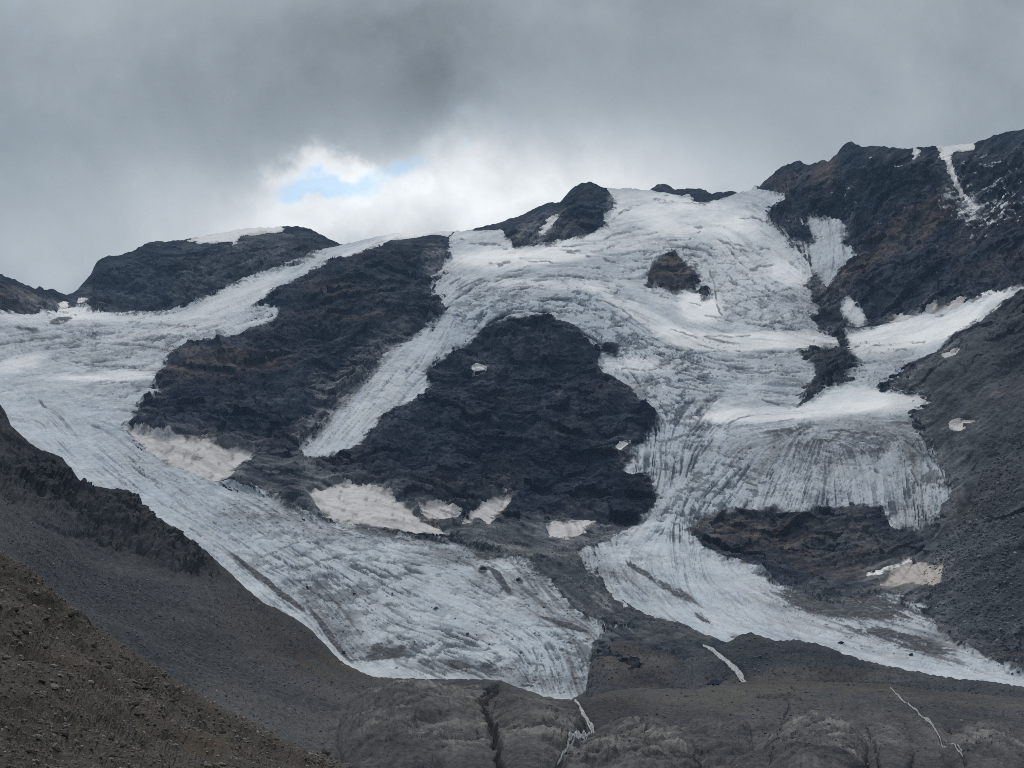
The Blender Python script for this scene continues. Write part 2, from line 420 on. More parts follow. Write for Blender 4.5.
def rock_material(name, c1, c2, brown, pale, fine=0.12, bumpd=2.5, grain=1.0):
    t = NT(name)
    r, g, b, a = t.attr('tint')
    big = t.ramp(t.noise(0.006, 5, 0.65), 0.35, 0.65)
    med = t.ramp(t.noise(0.05, 6, 0.7), 0.3, 0.7)
    fin = t.noise(fine, 6, 0.75)
    col = t.mix(big, c1, c2)
    col = t.mix(t.math('MULTIPLY', t.ramp(fin, 0.45, 0.75), grain * .6), col, tuple(x * 2.1 for x in c2))
    col = t.mix(t.math('MULTIPLY', t.ramp(fin, 0.52, 0.25), grain * .6), col, tuple(x * 0.4 for x in c1))
    col = t.mix(t.math('MULTIPLY', r, t.math('ADD', t.math('MULTIPLY', med, 0.7), 0.3)), col, brown)
    col = t.mix(t.math('MULTIPLY', g, t.math('ADD', t.math('MULTIPLY', med, 0.6), 0.4)), col, pale)
    col = t.mix(t.math('MULTIPLY', a, 0.75), col, tuple(x * 0.4 for x in c1))
    col = t.mix(b, col, (0.62, 0.64, 0.66))
    t.bump(fin, bumpd)
    return t.out(col, 1.0, 0.02)

M_ROCK = rock_material('mountain_rock', (0.008, 0.0115, 0.021), (0.030, 0.039, 0.057), (0.14, 0.108, 0.085), (0.26, 0.265, 0.275), 0.12, 1.6, 0.6)
M_BD = rock_material('valley_rock', (0.046, 0.049, 0.055), (0.078, 0.080, 0.084), (0.10, 0.082, 0.058), (0.27, 0.26, 0.245), 0.3, 1.0)
M_MOR = rock_material('moraine_rubble', (0.034, 0.039, 0.047), (0.052, 0.057, 0.065), (0.10, 0.075, 0.06), (0.26, 0.265, 0.27), 0.3, 1.2)
M_FG = rock_material('scree_soil', (0.062, 0.057, 0.051), (0.108, 0.099, 0.089), (0.09, 0.066, 0.048), (0.2, 0.19, 0.17), 2.5, 0.12)

def ice_material():
    t = NT('glacier_ice')
    firn, dirt_dark, line, blue = t.attr('tint')
    n1 = t.noise(0.02, 5, 0.65); n2 = t.noise(0.12, 5, 0.7)
    ice = t.mix(t.ramp(n1, 0.3, 0.7), (0.50, 0.54, 0.59), (0.62, 0.645, 0.67))
    ice = t.mix(t.math('MULTIPLY', blue, 0.7), ice, (0.44, 0.51, 0.575))
    ice = t.mix(t.math('MULTIPLY', t.ramp(n2, 0.48, 0.72), 0.5), ice, (0.28, 0.295, 0.31))
    col = t.mix(firn, ice, (0.88, 0.88, 0.88))
    col = t.mix(line, col, (0.085, 0.10, 0.12))  # shade inside crevasses, painted as dark lines in the ice colour
    col = t.mix(t.math('MULTIPLY', dirt_dark, t.math('ADD', t.math('MULTIPLY', t.ramp(n2, 0.3, 0.6), 0.2), 0.8)), col, (0.055, 0.056, 0.060))
    t.bump(n2, 1.0)
    return t.out(col, 0.85, 0.04)
M_ICE = ice_material()

def snow_material():
    t = NT('old_snow')
    firn, dirt_dark, line, blue = t.attr('tint')
    n1 = t.noise(0.03, 5, 0.65); n2 = t.noise(0.12, 5, 0.7)
    col = t.mix(t.ramp(n1, 0.35, 0.65), (0.42, 0.405, 0.40), (0.57, 0.55, 0.545))
    col = t.mix(firn, col, (0.8, 0.8, 0.8))
    col = t.mix(t.math('MULTIPLY', blue, 1.0), col, (0.42, 0.375, 0.33))
    col = t.mix(t.math('MULTIPLY', t.ramp(n2, 0.55, 0.75), 0.5), col, (0.3, 0.27, 0.25))
    col = t.mix(dirt_dark, col, (0.12, 0.11, 0.1))
    t.bump(n2, 0.8)
    return t.out(col, 0.9, 0.04)
M_SNOW = snow_material()

def stone_material(name, c1, c2, sc):
    t = NT(name)
    oi = t.new('ShaderNodeObjectInfo')
    g = t.new('ShaderNodeNewGeometry')
    rnd = t.math('FRACT', t.math('ADD', g.outputs['Random Per Island'], oi.outputs['Random']))
    col = t.mix(rnd, c1, c2)
    col = t.mix(t.math('MULTIPLY', t.ramp(rnd, 0.9, 1.0), 0.6), col, tuple(min(1, x * 2.3) for x in c2))
    f = t.noise(sc, 4, 0.7)
    col = t.mix(t.math('MULTIPLY', t.ramp(f, 0.55, 0.3), 0.5), col, tuple(x * 0.5 for x in c1))
    t.bump(f, 0.2 / sc)
    return t.out(col, 0.95, 0.06)
M_ST_FG = stone_material('scree_stone', (0.065, 0.060, 0.055), (0.20, 0.185, 0.168), 4.0)
M_ST_MID = stone_material('slope_stone', (0.055, 0.06, 0.068), (0.15, 0.155, 0.165), 0.5)
M_ST_DARK = stone_material('dark_stone', (0.03, 0.032, 0.036), (0.055, 0.056, 0.06), 0.5)
def water_material():
    t = NT('white_water')
    n = t.noise(0.8, 4, 0.7)
    col = t.mix(t.ramp(n, 0.35, 0.65), (0.12, 0.13, 0.14), (0.62, 0.64, 0.66))
    t.bump(n, 0.3)
    return t.out(col, 0.35, 0.5)
M_WATER = water_material()

# ------------------------------------------------------------------ A: the mountains
cols = columns(-280, 1300, 0.95)
A = make_sheet(SKYLINE, 762, cols, 590, A_DEPTH, jag=0.8, seed=5)
px, py = A.px, A.py
w1 = fbm(A.P, 60, 4, 0.6, 21); w2 = fbm(A.P, 60, 4, 0.6, 57)
wx = px + w1 * 3.2; wy = py + w2 * 2.6
near_top = sstep(1, 16, py - A.top)
wy = py + (wy - py) * near_top
w3 = fbm(A.P, 14, 3, .7, 91) * near_top

wx = wx + w3 * 1.6; wy = wy + w3 * .8
s_left = sdf(ICE_LEFT, wx, wy); s_right = sdf(ICE_RIGHT, wx, wy)
for hole in (NUNATAK, NUNATAK2, NUB, DEBRIS1, DEBRIS2):
    s_right = np.minimum(s_right, -sdf(hole, wx, wy))
s_fan = np.maximum(sdf(ICE_FAN, wx, wy), sdf(ICE_SIDE, wx, wy))
torn = np.clip(blobs(px, py, [(945,455,40,90,0,1),(880,605,110,30,8,.6),(290,505,100,12,18,.35),(480,548,120,12,10,.6),(820,320,24,40,0,.8),(890,380,60,20,0,1),(930,520,30,30,0,.6),
    (335,415,60,34,-45,1.0),(590,560,40,30,0,.4),(600,650,30,30,0,.6),(440,285,14,40,0,.6),(800,250,30,50,30,.7),(60,320,60,16,0,.5),(840,275,18,34,0,.5),(620,600,60,30,40,.25),(240,330,60,12,-20,.4),(150,400,20,40,0,.4)]), 0, 1)
streak = sample(ICE_F, px, py) * 1.9 + sample(ICE_M, px, py) * 3.0 + w3 * 3.0 + w1 * 2.5
s_left = s_left + streak * torn * (s_left > -30); s_right = s_right + streak * torn * (s_right > -30); s_fan = s_fan + streak * torn * .8 * (s_fan > -30)
ice_all = np.maximum(np.maximum(s_left, s_right), s_fan)
rk_f, rk_m, rk_c = sample(ROCK_F, px, py), sample(ROCK_M, px, py), sample(ROCK_C, px, py)
N = normals(A.P)
vdir = -A.P / np.linalg.norm(A.P, axis=-1, keepdims=True)
dirn = N * 0.6 + vdir * 0.4
sc = (A.D / 3000.0)
big = fbm(A.P, 420, 4, 0.5, 3, ridged=True)
mid = fbm(A.P, 110, 5, 0.58, 9, ridged=True)
s_snow = np.full(px.shape, -20, F32)
for poly, _ in PATCHES: s_snow = np.maximum(s_snow, sdf(poly, px, py, 20))
rockiness = sstep(6, -4, ice_all) * (.12 + .88 * sstep(3, -5, s_snow))
scree = blobs(px, py, [(985,440,90,110,0,1),(960,600,120,60,0,1),(600,600,60,60,40,.9),(660,645,100,40,25,1.2),(540,545,120,20,5,.9),(800,575,90,25,5,.6),(270,480,70,22,15,.9)])
scree = np.clip(scree, 0, 1) * rockiness
disp = big * 24 * (0.35 + 0.65 * rockiness) + mid * 4.5 * (0.12 + 0.88 * rockiness) * (1 - 0.6 * scree)
disp += (rk_m * .9 + rk_c * .8 + rk_f * .7) * sc * rockiness * (1 - 0.75 * scree)
disp += fbm(A.P, 14, 3, .7, 33) * 2.6 * rockiness
right = sstep(740, 800, px) * sstep(420, 300, py)
wn = fbm(A.P, 130, 4, .6, 601) * 22 + fbm(A.P, 30, 3, .6, 607) * 6
c_h = A.P[..., 2] + .12 * A.P[..., 0] + wn
c_r = .80 * A.P[..., 0] - .60 * A.P[..., 2] + wn * 1.2
cst = (c_h * (1 - right) + c_r * right)
def steps(c, per, sharp=.78):
    f = c / per; f = f - np.floor(f)
    return np.where(f < sharp, f / sharp, (1 - f) / (1 - sharp)).astype(F32) - .5
st_amp = np.clip(.55 + .8 * fbm(A.P, 160, 3, .5, 611), 0.05, 1.4)
pst = np.stack([A.P[..., 0] * .6 * (1 - right) + (A.P[..., 0] * .6 + A.P[..., 2] * .8) * .5 * right, A.P[..., 1] * .7, cst], -1)
f1, r1 = facets(pst + (w1 * 9)[..., None], 58, 701); f2, r2 = facets(pst + (w2 * 4)[..., None], 22, 711); f3, r3 = facets(pst, 9, 721)
disp += (f1 * 22 + f2 * 8 + f3 * 1.8) * rockiness * (1 - .85 * scree)
disp += (steps(cst, 62) * 11 + steps(cst + wn * .5, 23) * 3.5) * st_amp * rockiness * (1 - .85 * scree)
gul = fbm(A.P * np.array([1, .35, .35]), 60, 4, .6, 621, ridged=True)
disp += gul * 8 * rockiness * (1 - .5 * scree)
q_ = np.stack([cst / 17.0, cst * 0, A.P[..., 0] / 400.0], -1)
band = vnoise(q_, 631) + .6 * vnoise(q_ * np.array([2.7, 1, 1]), 633)
disp *= sstep(-2, 30, py - A.top) * 0.92 + 0.08
A.P = A.P + dirn * disp[..., None]

nz = fbm(A.P, 90, 4, 0.6, 71)
brown = blobs(px, py, [(895,240,85,15,-33,.9),(925,218,35,14,-20,.8),(345,297,42,9,8,.95),(240,362,70,9,6,.95),(195,378,46,12,0,.7),(275,345,40,5,3,.5),(330,318,60,4,3,.5),(668,276,27,16,10,1.6),
    (845,285,22,9,-50,.9),(15,300,26,10,15,.7),(828,172,12,22,20,.7),(800,182,40,12,-10,.5),(720,530,50,18,5,.75),(830,545,80,30,10,.65),(770,530,60,20,0,.3),(990,250,50,40,0,.2),
    (1000,390,60,25,-30,.35),(985,500,50,16,-40,.55),(340,315,40,4,5,.5),(560,236,35,7,-20,.4)])
brown = np.clip(brown * (0.75 + nz * 0.6 + rk_m * .18) + 0.04 * nz + .24 * sstep(.5, 1.0, band + .5 * nz) * (1 - scree), 0, 1)
pale = blobs(px, py, [(372,368,40,20,-48,.95),(342,402,34,18,-50,.9),(320,428,24,10,-50,.6),(312,440,18,20,-70,.5),(435,262,12,16,0,.7),(398,340,20,10,-60,.45),(320,390,12,14,0,.4),
    (530,235,16,12,-30,.55),(480,515,30,10,-25,.3),(700,530,26,14,0,.3),(905,575,40,18,0,.3),(300,478,60,12,15,.22),(540,540,120,20,6,.16),(600,545,60,16,-15,.3),
    (270,258,28,8,-20,.3),(210,280,40,14,-12,.16),(30,305,22,10,20,.35),(840,540,60,22,10,.16),(930,600,60,25,0,.15),(612,205,6,14,0,.6),(960,480,10,30,15,.2),(600,600,20,8,50,.35)])
pale = np.clip(pale * 1.35 * (0.75 + 0.35 * rk_f + .25 * rk_m + nz * 0.5) + 0.05 * np.clip(rk_f - .3, 0, 2) + 0.04 * np.clip(rk_m - .3, 0, 2) + .12 * sstep(.7, 1, r2) * rockiness + .10 * sstep(.75, 1, r1) + .10 * sstep(1.5, 2.4, rk_f + rk_m * .6) + .12 * sstep(.5, 1.1, -band + .4 * rk_m) * sstep(-.5, .6, nz) + .05 * np.clip(fbm(A.P, 12, 2, .6, 641), 0, 1.5) + scree * (.10 + .10 * nz + .05 * rk_f), 0, 1)
sn = blobs(px, py, [(1000,190,55,45,0,1),(985,215,40,30,0,.6),(960,210,30,14,20,.7),(880,190,60,40,0,.22),(960,260,60,30,0,.18),(820,200,40,10,0,.45),(893,165,40,14,0,.3),(275,265,16,8,-20,.7),(940,310,30,10,-10,.3),(970,350,50,60,0,.15)])
sprk = fbm(A.P * np.array([.5, .5, 1.4]), 13, 3, 0.7, 90)
sprk = sstep(1.12, 1.4, sprk + sn * 0.56) * sstep(0.02, .2, sn)
dark = np.clip(blobs(px, py, [(280,270,200,12,-22,.2),(540,480,90,50,0,.25),(635,505,20,28,0,.7),(645,418,16,12,0,.8),(350,330,90,60,0,.15),(800,215,30,20,0,.5)]) + 0.1 * nz + .35 * sstep(.4, 0, r2) + .3 * sstep(.4, 0, r1) + .12 * np.clip(-rk_m - .1, 0, 2) + .16 * np.clip(-rk_f - .3, 0, 2), 0, 1)
fr_n = np.clip(.5 + .9 * nz + .35 * rk_m + .3 * rk_f, 0, 1.3)
fringe = sstep(-22, 0, s_snow) * .5 + sstep(-16, 0, ice_all) * (.16 + .5 * torn)
pale = np.clip(pale + fringe * fr_n * near_top * (ice_all < 3), 0, 1)
tintA = np.stack([brown, pale, sprk, dark], -1).astype(F32)

# scree fans and debris: colour by place
nfront = A.P.shape[0]
add_back(A, [15, 50, 150, 450, 1200, 2600], [4, 22, 90, 330, 950, 2300])
A.P[:A.nb, :, 2] = np.maximum(A.P[:A.nb, :, 2], -320)
def ext(a, s=A): return np.concatenate([np.repeat(a[:1], s.nb, 0), a], 0)
tintA = ext(tintA)
nr, nc = A.px.shape
FA = grid_faces(nr, nc)
VA = A.P.reshape(-1, 3)
fcx = A.px.ravel()[FA[:, 0]]; fcy = A.py.ravel()[FA[:, 0]]
backf = FA[:, 0] < A.nb * nc
REG = [
    ('mountain', [(78,200),(345,200),(345,244),(300,262),(250,281),(200,301),(155,320),(80,312)], 'flat topped dark far peak left of the glacier saddle', 'peak'),
    ('mountain', [(-290,150),(78,150),(78,330),(-290,340)], 'low jagged brown and grey ridge at the far left edge', 'ridge'),
    ('rock_face', [(450,228),(400,230),(340,258),(255,303),(285,314),(180,346),(150,380),(140,425),(250,470),(300,465),(320,440),(400,362),(445,315),(455,262)], 'layered dark cliff with brown bands between left glacier and hanging tongue', 'cliff'),
    ('rock_face', [(310,470),(360,452),(430,400),(455,345),(520,312),(600,345),(660,415),(625,476),(660,480),(650,520),(560,545),(450,520),(320,490)], 'broad dark domed cliff enclosed by the centre icefalls', 'cliff'),
    ('rock_summit', [(465,150),(612,150),(618,205),(590,240),(530,255),(465,240)], 'rounded dark rock summit on the central skyline', 'summit'),
    ('rock_crest', [(645,150),(745,150),(745,200),(700,212),(645,200)], 'small jagged black rock crest on the snowy skyline', 'crest'),
    ('rock_outcrop', [(640,250),(690,250),(720,300),(700,306),(660,300),(640,295)], 'brown and black rock island showing through the upper icefall', 'outcrop'),
    ('rock_outcrop', [(684,515),(720,506),(890,502),(920,535),(910,560),(880,570),(800,562),(720,568),(690,552)], 'brown bare rock step below the right icefall', 'outcrop'),
    ('mountain', [(750,100),(1310,60),(1310,240),(1024,290),(900,330),(838,300),(800,260),(765,215)], 'dark serrated massif with brown slabs and snow flecks on the right', 'peak'),
    ('debris_cone', [(800,288),(842,290),(858,350),(860,380),(800,412),(790,350),(812,330)], 'dark rock debris cone crossing the right snow band', 'debris'),
    ('moraine', [(300,470),(460,520),(560,545),(660,520),(577,557),(600,585),(656,622),(730,655),(640,660),(600,628),(545,580),(480,553),(300,515)], 'dark curved medial moraine between the two glacier tongues', 'moraine'),
    ('scree_slope', [(1310,240),(1024,290),(910,380),(930,440),(960,500),(900,540),(870,600),(960,650),(1024,690),(1310,760)], 'long dark scree slope with blocks along the right edge', 'slope'),
]
reg = np.full(len(FA), -1)
for k, (nm, poly, lab, cat) in enumerate(REG):
    d = sdf(poly, fcx, fcy, 2)
    reg[(d > 0) & (reg < 0)] = k
for k, (nm, poly, lab, cat) in enumerate(REG):
    m = reg == k
    if m.any():
        o = mesh_obj(nm, VA, FA[m], M_MOR if nm in ('moraine', 'scree_slope', 'debris_cone') else M_ROCK, {'tint': tintA}, False)
        tag(o, lab, cat, None, 'structure')
tag(mesh_obj('bedrock', VA, FA[reg < 0], M_ROCK, {'tint': tintA}, False), 'dark bedrock and debris under and around the glaciers', 'bedrock', None, 'structure')
print('bedrock', time.time() - T0)

# ------------------------------------------------------------------ ice lying on it
ic_f, ic_m, ic_c = sample(ICE_F, px, py), sample(ICE_M, px, py), sample(ICE_C, px, py)
PF = A.P[A.nb:]
ni = fbm(PF, 70, 4, 0.6, 131); nb_ = fbm(PF, 26, 4, 0.6, 137, ridged=True); nl = fbm(PF, 260, 3, 0.5, 139)
crev = np.clip(blobs(px, py, [   # broken, crevassed ice
    (530,300,90,26,0,.9),(610,325,50,30,35,.9),(470,320,50,26,-45,.8),(700,250,60,40,0,.55),(640,255,50,30,0,.6),(760,300,60,40,20,.5),(650,385,60,50,40,.8),(680,440,60,60,0,.8),
    (720,500,60,30,-30,.9),(860,480,90,45,0,.6),(930,490,25,50,0,.5),(400,385,60,26,-50,.55),(560,660,50,35,0,.8),(470,660,90,22,0,.6),(80,350,120,30,-5,.5),(150,380,70,30,0,.5),(210,330,70,14,-15,.5),
    (440,610,150,60,15,.4),(200,500,160,40,32,.35),(330,590,110,50,32,.4),(640,560,60,60,0,.4),(760,370,90,40,0,.45),(500,265,70,12,-8,.5),(660,360,60,20,10,.4),(800,410,20,20,0,.1)]), 0, 1)
crev = np.clip(crev * (0.8 + 0.7 * nl), 0, 1)
firn = np.clip(blobs(px, py, [   # snow covered, smooth and bright
    (650,212,110,22,5,.75),(520,262,70,10,-4,.6),(560,252,120,14,-6,.7),(700,225,60,22,12,.5),(560,288,80,6,2,.6),(640,318,60,9,28,.7),(700,345,60,10,8,.75),(770,345,90,9,-2,1.0),(900,338,70,16,-14,1.0),
    (970,315,60,10,-33,.9),(780,418,90,8,-4,.9),(870,405,70,14,2,.75),(720,415,26,10,12,.6),(700,312,22,16,10,.9),(635,370,34,8,6,.8),(840,383,9,5,0,.9),(790,278,26,12,25,.7),(380,250,80,12,-24,.5),(430,235,50,8,0,.5),
    (120,318,80,8,3,.5),(50,318,60,10,0,.45),(20,367,30,8,-15,.8),(110,380,60,6,-2,.8),(240,300,60,12,-25,.4),(170,335,90,5,-8,.4),(855,312,12,12,0,.6),(390,390,90,12,-48,.25),(700,290,90,40,15,.25),(760,260,50,25,20,.3)]), 0, 1)
firn = np.clip(firn * (0.9 + 0.35 * ni) + 0.06 * ic_m, 0, 1)
dirt_dark = np.clip(blobs(px, py, [   # stones, dust and mud on the ice, plus painted shade of the snout caves
    (850,452,80,16,-8,.62),(800,440,40,12,-5,.4),(780,432,40,10,-5,.35),(930,480,14,40,-5,.45),(480,545,150,10,8,.45),(390,540,110,14,8,.4),(880,622,90,22,12,.45),(820,600,60,16,10,.6),(900,645,60,10,12,.5),(940,660,40,10,18,.5),(870,610,90,14,5,.5),
    (385,660,18,7,0,1.1),(378,652,9,4,0,.8),(396,655,12,4,-10,.8),(366,665,14,3,0,.8),(407,663,14,3,0,.8),(384,646,5,4,0,.6),(260,582,50,3,38,1.1),(285,600,30,3,38,1.1),(330,640,40,4,52,.9),(315,610,60,5,42,.4),(500,586,20,4,52,1.2),(482,561,9,4,20,1),(483,577,5,6,50,.9),(520,587,4,4,0,.8),(565,630,30,3,18,1.2),(620,642,16,3,5,1.1),(640,575,22,3,28,.9),(700,658,8,3,40,.9),
    (703,620,12,4,40,.9),(675,595,30,4,25,.8),(560,590,50,8,52,.35),(430,560,120,16,10,.2),(845,350,30,10,0,.3),(835,365,14,14,0,.4),(830,300,20,12,0,.5),(800,270,16,10,0,.3),(840,255,14,34,10,.42),(808,300,16,20,0,.3),(710,345,30,3,8,.5),(720,352,30,2,4,.5),
    (870,372,50,8,-10,.4),(900,385,24,8,0,.5),(60,323,14,4,-10,.9),(25,330,14,2,12,.9),(90,345,120,20,0,.16),(560,232,120,6,0,.0),(440,240,10,3,0,.8),(680,378,40,6,0,.2),(780,385,30,16,0,.2),(820,500,60,12,5,.22),(472,671,32,6,0,.9),(560,600,30,20,30,.15)]), 0, 1.3)  # the flat blob at the left snout is cave shade put into the colour
grain = .30 * ic_f + .22 * ic_m + .30 * fbm(PF, 11, 3, .7, 163) + .25 * ni
dirt_dark = sstep(0.38, 0.78, dirt_dark + grain * .8 * sstep(.02, .2, dirt_dark)) * (.55 + .45 * sstep(.2, .9, dirt_dark))
stones = sstep(1.55, 1.9, fbm(PF, 9, 2, 0.5, 151) + 0.6 * np.clip(blobs(px, py, [(470,580,150,50,15,.5),(420,550,120,25,8,.6),(850,630,120,40,12,.8),(560,610,50,40,40,.5)]), 0, 1))
edge_d = sstep(.25, .7, fbm(PF, 18, 4, .65, 161) * .8 + .35 * ni + (4.0 - ice_all) / 7.0) * sstep(16, 5, ice_all) * sstep(0, 14, py - A.top[A.nb:]) * .85
dust = blobs(px, py, [(430,545,190,20,9,.45),(500,575,70,30,30,.25),(400,600,260,70,25,.10),(880,625,110,34,10,.35),(930,470,40,90,0,.25),(850,450,110,30,-6,.25),(820,320,40,50,0,.2),(60,345,140,26,-4,.16),(150,380,60,30,0,.12),
    (640,590,60,30,45,.15),(200,480,160,30,32,.08),(720,480,80,40,-20,.1),(720,350,60,8,5,.15),(330,620,50,20,50,.3),(560,610,50,30,45,.25),(318,428,16,10,-45,.5),(350,395,40,9,-47,.55),(380,362,30,7,-45,.4),(585,660,26,40,0,.3),(540,690,60,10,10,.35),(460,672,70,8,0,.35),(630,645,40,8,10,.5),(690,640,60,7,25,.35),(760,650,60,7,12,.3),(355,650,30,14,45,.35),(870,365,60,24,0,.25)])
mott = np.clip(.09 + .09 * ic_m + .07 * ic_f + .07 * ni + .10 * fbm(PF, 13, 3, .65, 165), 0, .5) * (1 - .85 * firn)
dirt_dark = np.maximum(dirt_dark, np.clip(dust * (.8 + .35 * ic_m + .3 * ic_f + .5 * ni), 0, .6)) + mott * (1 - dirt_dark)
speck = sstep(1.05, 1.35, fbm(PF, 6, 2, .6, 167) + np.clip(dust, 0, .5) * 1.1) * .8 * sstep(.04, .2, dust)
dirt_dark = np.clip(dirt_dark + speck + stones * 0.8 + edge_d, 0, 1)
line = sstep(0.15, 1.35, -(ic_f * 0.75 + ic_m * 0.6)) * (0.34 + 0.66 * crev) * (1 - 0.8 * firn)  # painted crevasse shade along the flow grain, also sunk as relief
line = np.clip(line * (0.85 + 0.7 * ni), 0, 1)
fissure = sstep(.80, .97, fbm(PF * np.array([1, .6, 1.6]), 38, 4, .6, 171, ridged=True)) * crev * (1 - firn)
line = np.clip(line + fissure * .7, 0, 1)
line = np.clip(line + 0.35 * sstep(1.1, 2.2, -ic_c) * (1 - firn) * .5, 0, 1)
CREVASSES = [   # single crevasses and ice edges, their shade painted into the ice colour
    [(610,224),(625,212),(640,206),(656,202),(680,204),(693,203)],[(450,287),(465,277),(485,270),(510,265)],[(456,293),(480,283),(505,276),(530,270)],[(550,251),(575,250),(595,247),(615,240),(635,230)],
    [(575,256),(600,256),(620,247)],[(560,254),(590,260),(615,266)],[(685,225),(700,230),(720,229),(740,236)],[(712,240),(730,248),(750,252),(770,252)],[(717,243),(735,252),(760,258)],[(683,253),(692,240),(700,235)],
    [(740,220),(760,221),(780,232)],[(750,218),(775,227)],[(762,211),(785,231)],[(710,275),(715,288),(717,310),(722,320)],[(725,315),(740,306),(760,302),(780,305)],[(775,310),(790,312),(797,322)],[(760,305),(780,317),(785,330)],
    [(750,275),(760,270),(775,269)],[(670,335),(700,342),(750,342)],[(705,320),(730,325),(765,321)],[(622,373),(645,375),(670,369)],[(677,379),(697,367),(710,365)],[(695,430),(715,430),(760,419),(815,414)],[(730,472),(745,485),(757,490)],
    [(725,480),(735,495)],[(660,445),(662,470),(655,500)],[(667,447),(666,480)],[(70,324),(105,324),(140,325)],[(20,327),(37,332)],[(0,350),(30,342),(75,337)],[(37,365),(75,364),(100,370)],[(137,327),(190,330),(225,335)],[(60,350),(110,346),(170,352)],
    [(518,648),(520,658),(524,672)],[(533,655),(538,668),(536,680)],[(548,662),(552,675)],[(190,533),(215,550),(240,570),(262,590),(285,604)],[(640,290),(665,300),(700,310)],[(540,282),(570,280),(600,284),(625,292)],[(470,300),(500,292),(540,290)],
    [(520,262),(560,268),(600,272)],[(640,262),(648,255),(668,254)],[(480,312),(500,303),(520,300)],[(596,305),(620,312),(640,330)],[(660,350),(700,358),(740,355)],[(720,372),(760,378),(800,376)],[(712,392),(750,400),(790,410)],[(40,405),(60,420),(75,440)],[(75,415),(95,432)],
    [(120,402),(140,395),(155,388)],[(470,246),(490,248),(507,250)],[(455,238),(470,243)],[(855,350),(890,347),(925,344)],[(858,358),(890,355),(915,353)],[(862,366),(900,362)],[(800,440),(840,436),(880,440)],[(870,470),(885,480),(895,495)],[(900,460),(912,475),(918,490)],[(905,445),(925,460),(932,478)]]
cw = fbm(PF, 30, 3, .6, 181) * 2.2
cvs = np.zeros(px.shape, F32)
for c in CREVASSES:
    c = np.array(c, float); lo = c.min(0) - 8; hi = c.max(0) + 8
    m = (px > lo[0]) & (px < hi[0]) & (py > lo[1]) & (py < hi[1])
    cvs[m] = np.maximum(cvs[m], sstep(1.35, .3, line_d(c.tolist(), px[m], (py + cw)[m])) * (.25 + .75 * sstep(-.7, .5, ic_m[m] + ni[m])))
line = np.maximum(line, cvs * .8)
blue = np.clip(0.25 + 0.35 * ic_c * 0.5 + blobs(px, py, [(470,330,50,30,-40,.5),(610,330,50,40,30,.4),(680,480,60,60,0,.4),(400,600,200,60,20,.35),(560,660,50,40,0,.5),(150,470,120,50,30,.3),(650,580,80,50,20,.3)]), 0, 1)
tintI = np.stack([firn, dirt_dark, line, blue], -1).astype(F32)

UP = np.array([0.0, -0.45, 0.89])
def overlay(name, s_, mat, tint, tmax, slope, detail=None, lim=-2.5, lift=0.0):
    k = A.D[A.nb:] / 3000.0
    tt = np.where(s_ > 0, tmax * (1 - np.exp(-np.maximum(s_, 0) * slope / tmax)), s_ * 1.6) + lift
    topf = sstep(0, 28, py - A.top[A.nb:])
    tt = np.where(s_ > 0, np.minimum(tt, 1.0 + (tmax) * topf), tt)
    if detail is not None: tt = tt + np.where(s_ > 0, detail * sstep(0, 4, s_) * (0.1 + 0.9 * topf), 0)
    s_e = ext(s_); tt = ext(tt * k)
    V = (A.P + UP * tt[..., None]).reshape(-1, 3)
    keep = (s_e.ravel() > lim)[FA].all(1)
    return mesh_obj(name, V, FA[keep], mat, {'tint': ext(tint)}, False)

scl = A.D[A.nb:] / 3000.0
ice_detail = (-(line * 4.5) + ic_c * 0.5 * (0.4 + crev) + ic_m * 0.3 * (0.4 + crev) + nb_ * 1.0 * crev * (1 - 0.7 * firn) + nl * 4 + ic_f * 0.3) * (1 - .75 * firn)
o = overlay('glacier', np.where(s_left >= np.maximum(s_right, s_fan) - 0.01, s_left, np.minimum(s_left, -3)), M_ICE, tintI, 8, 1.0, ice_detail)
tag(o, 'left glacier flowing from the saddle down to the long blue grey tongue', 'glacier', None, 'structure')
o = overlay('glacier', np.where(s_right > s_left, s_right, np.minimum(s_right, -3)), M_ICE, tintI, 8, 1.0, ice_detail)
tag(o, 'right glacier with hanging icefalls curving round the dark domed cliff', 'glacier', None, 'structure')
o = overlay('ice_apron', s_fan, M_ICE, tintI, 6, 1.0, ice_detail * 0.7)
tag(o, 'grey striped ice apron fanning below the right massif', 'ice', None, 'structure')
for k, (poly, lab) in enumerate(PATCHES):
    sp = sdf(poly, px + w1 * 1.6 + w3 * 1.6, py + (w2 * 1.3 + w3) * near_top, 20)
    sp = sp + ((3.6 if k < 7 else 2.6) * fbm(PF, 32, 5, .68, 240 + k) + .5) * (sp > -12) * (.4 if k > 11 else 1.)
    fr = np.full(px.shape, 0.15, F32); sand = np.zeros(px.shape, F32)
    if k in (5, 7, 8, 9, 14, 15, 16, 17, 18, 12): fr[:] = 0.85
    if k == 6: sand[:] = 0.7; fr[:] = 0
    dr = np.clip(sstep(0.9, 1.6, fbm(PF, 14, 3, .6, 200 + k)) * 0.7 + sstep(.3, .9, fbm(PF, 12, 3, .7, 260) * .7 + .4 * ni + (3.5 - sp) / 5) * .85 * (1 if k < 7 else .4) + sstep(.3, 1.2, fbm(PF * np.array([1, .3, .3]), 9, 3, .6, 270 + k)) * (.6 if k < 7 else .15) + (.25 * sstep(0, 1.2, ic_m + ni) if k < 7 else 0), 0, 1)
    if k in (3, 11): dr = np.clip(dr + sstep(0.2, 1.2, rk_m) * 0.6, 0, 1)
    o = overlay('snow_patch', sp, M_SNOW, np.stack([fr, dr, 0 * fr, sand], -1), 1.0, 1.0, None, lift=1.2 if k > 6 else 0.8)
    tag(o, lab, 'snow patch', 'snow patches on the rock')
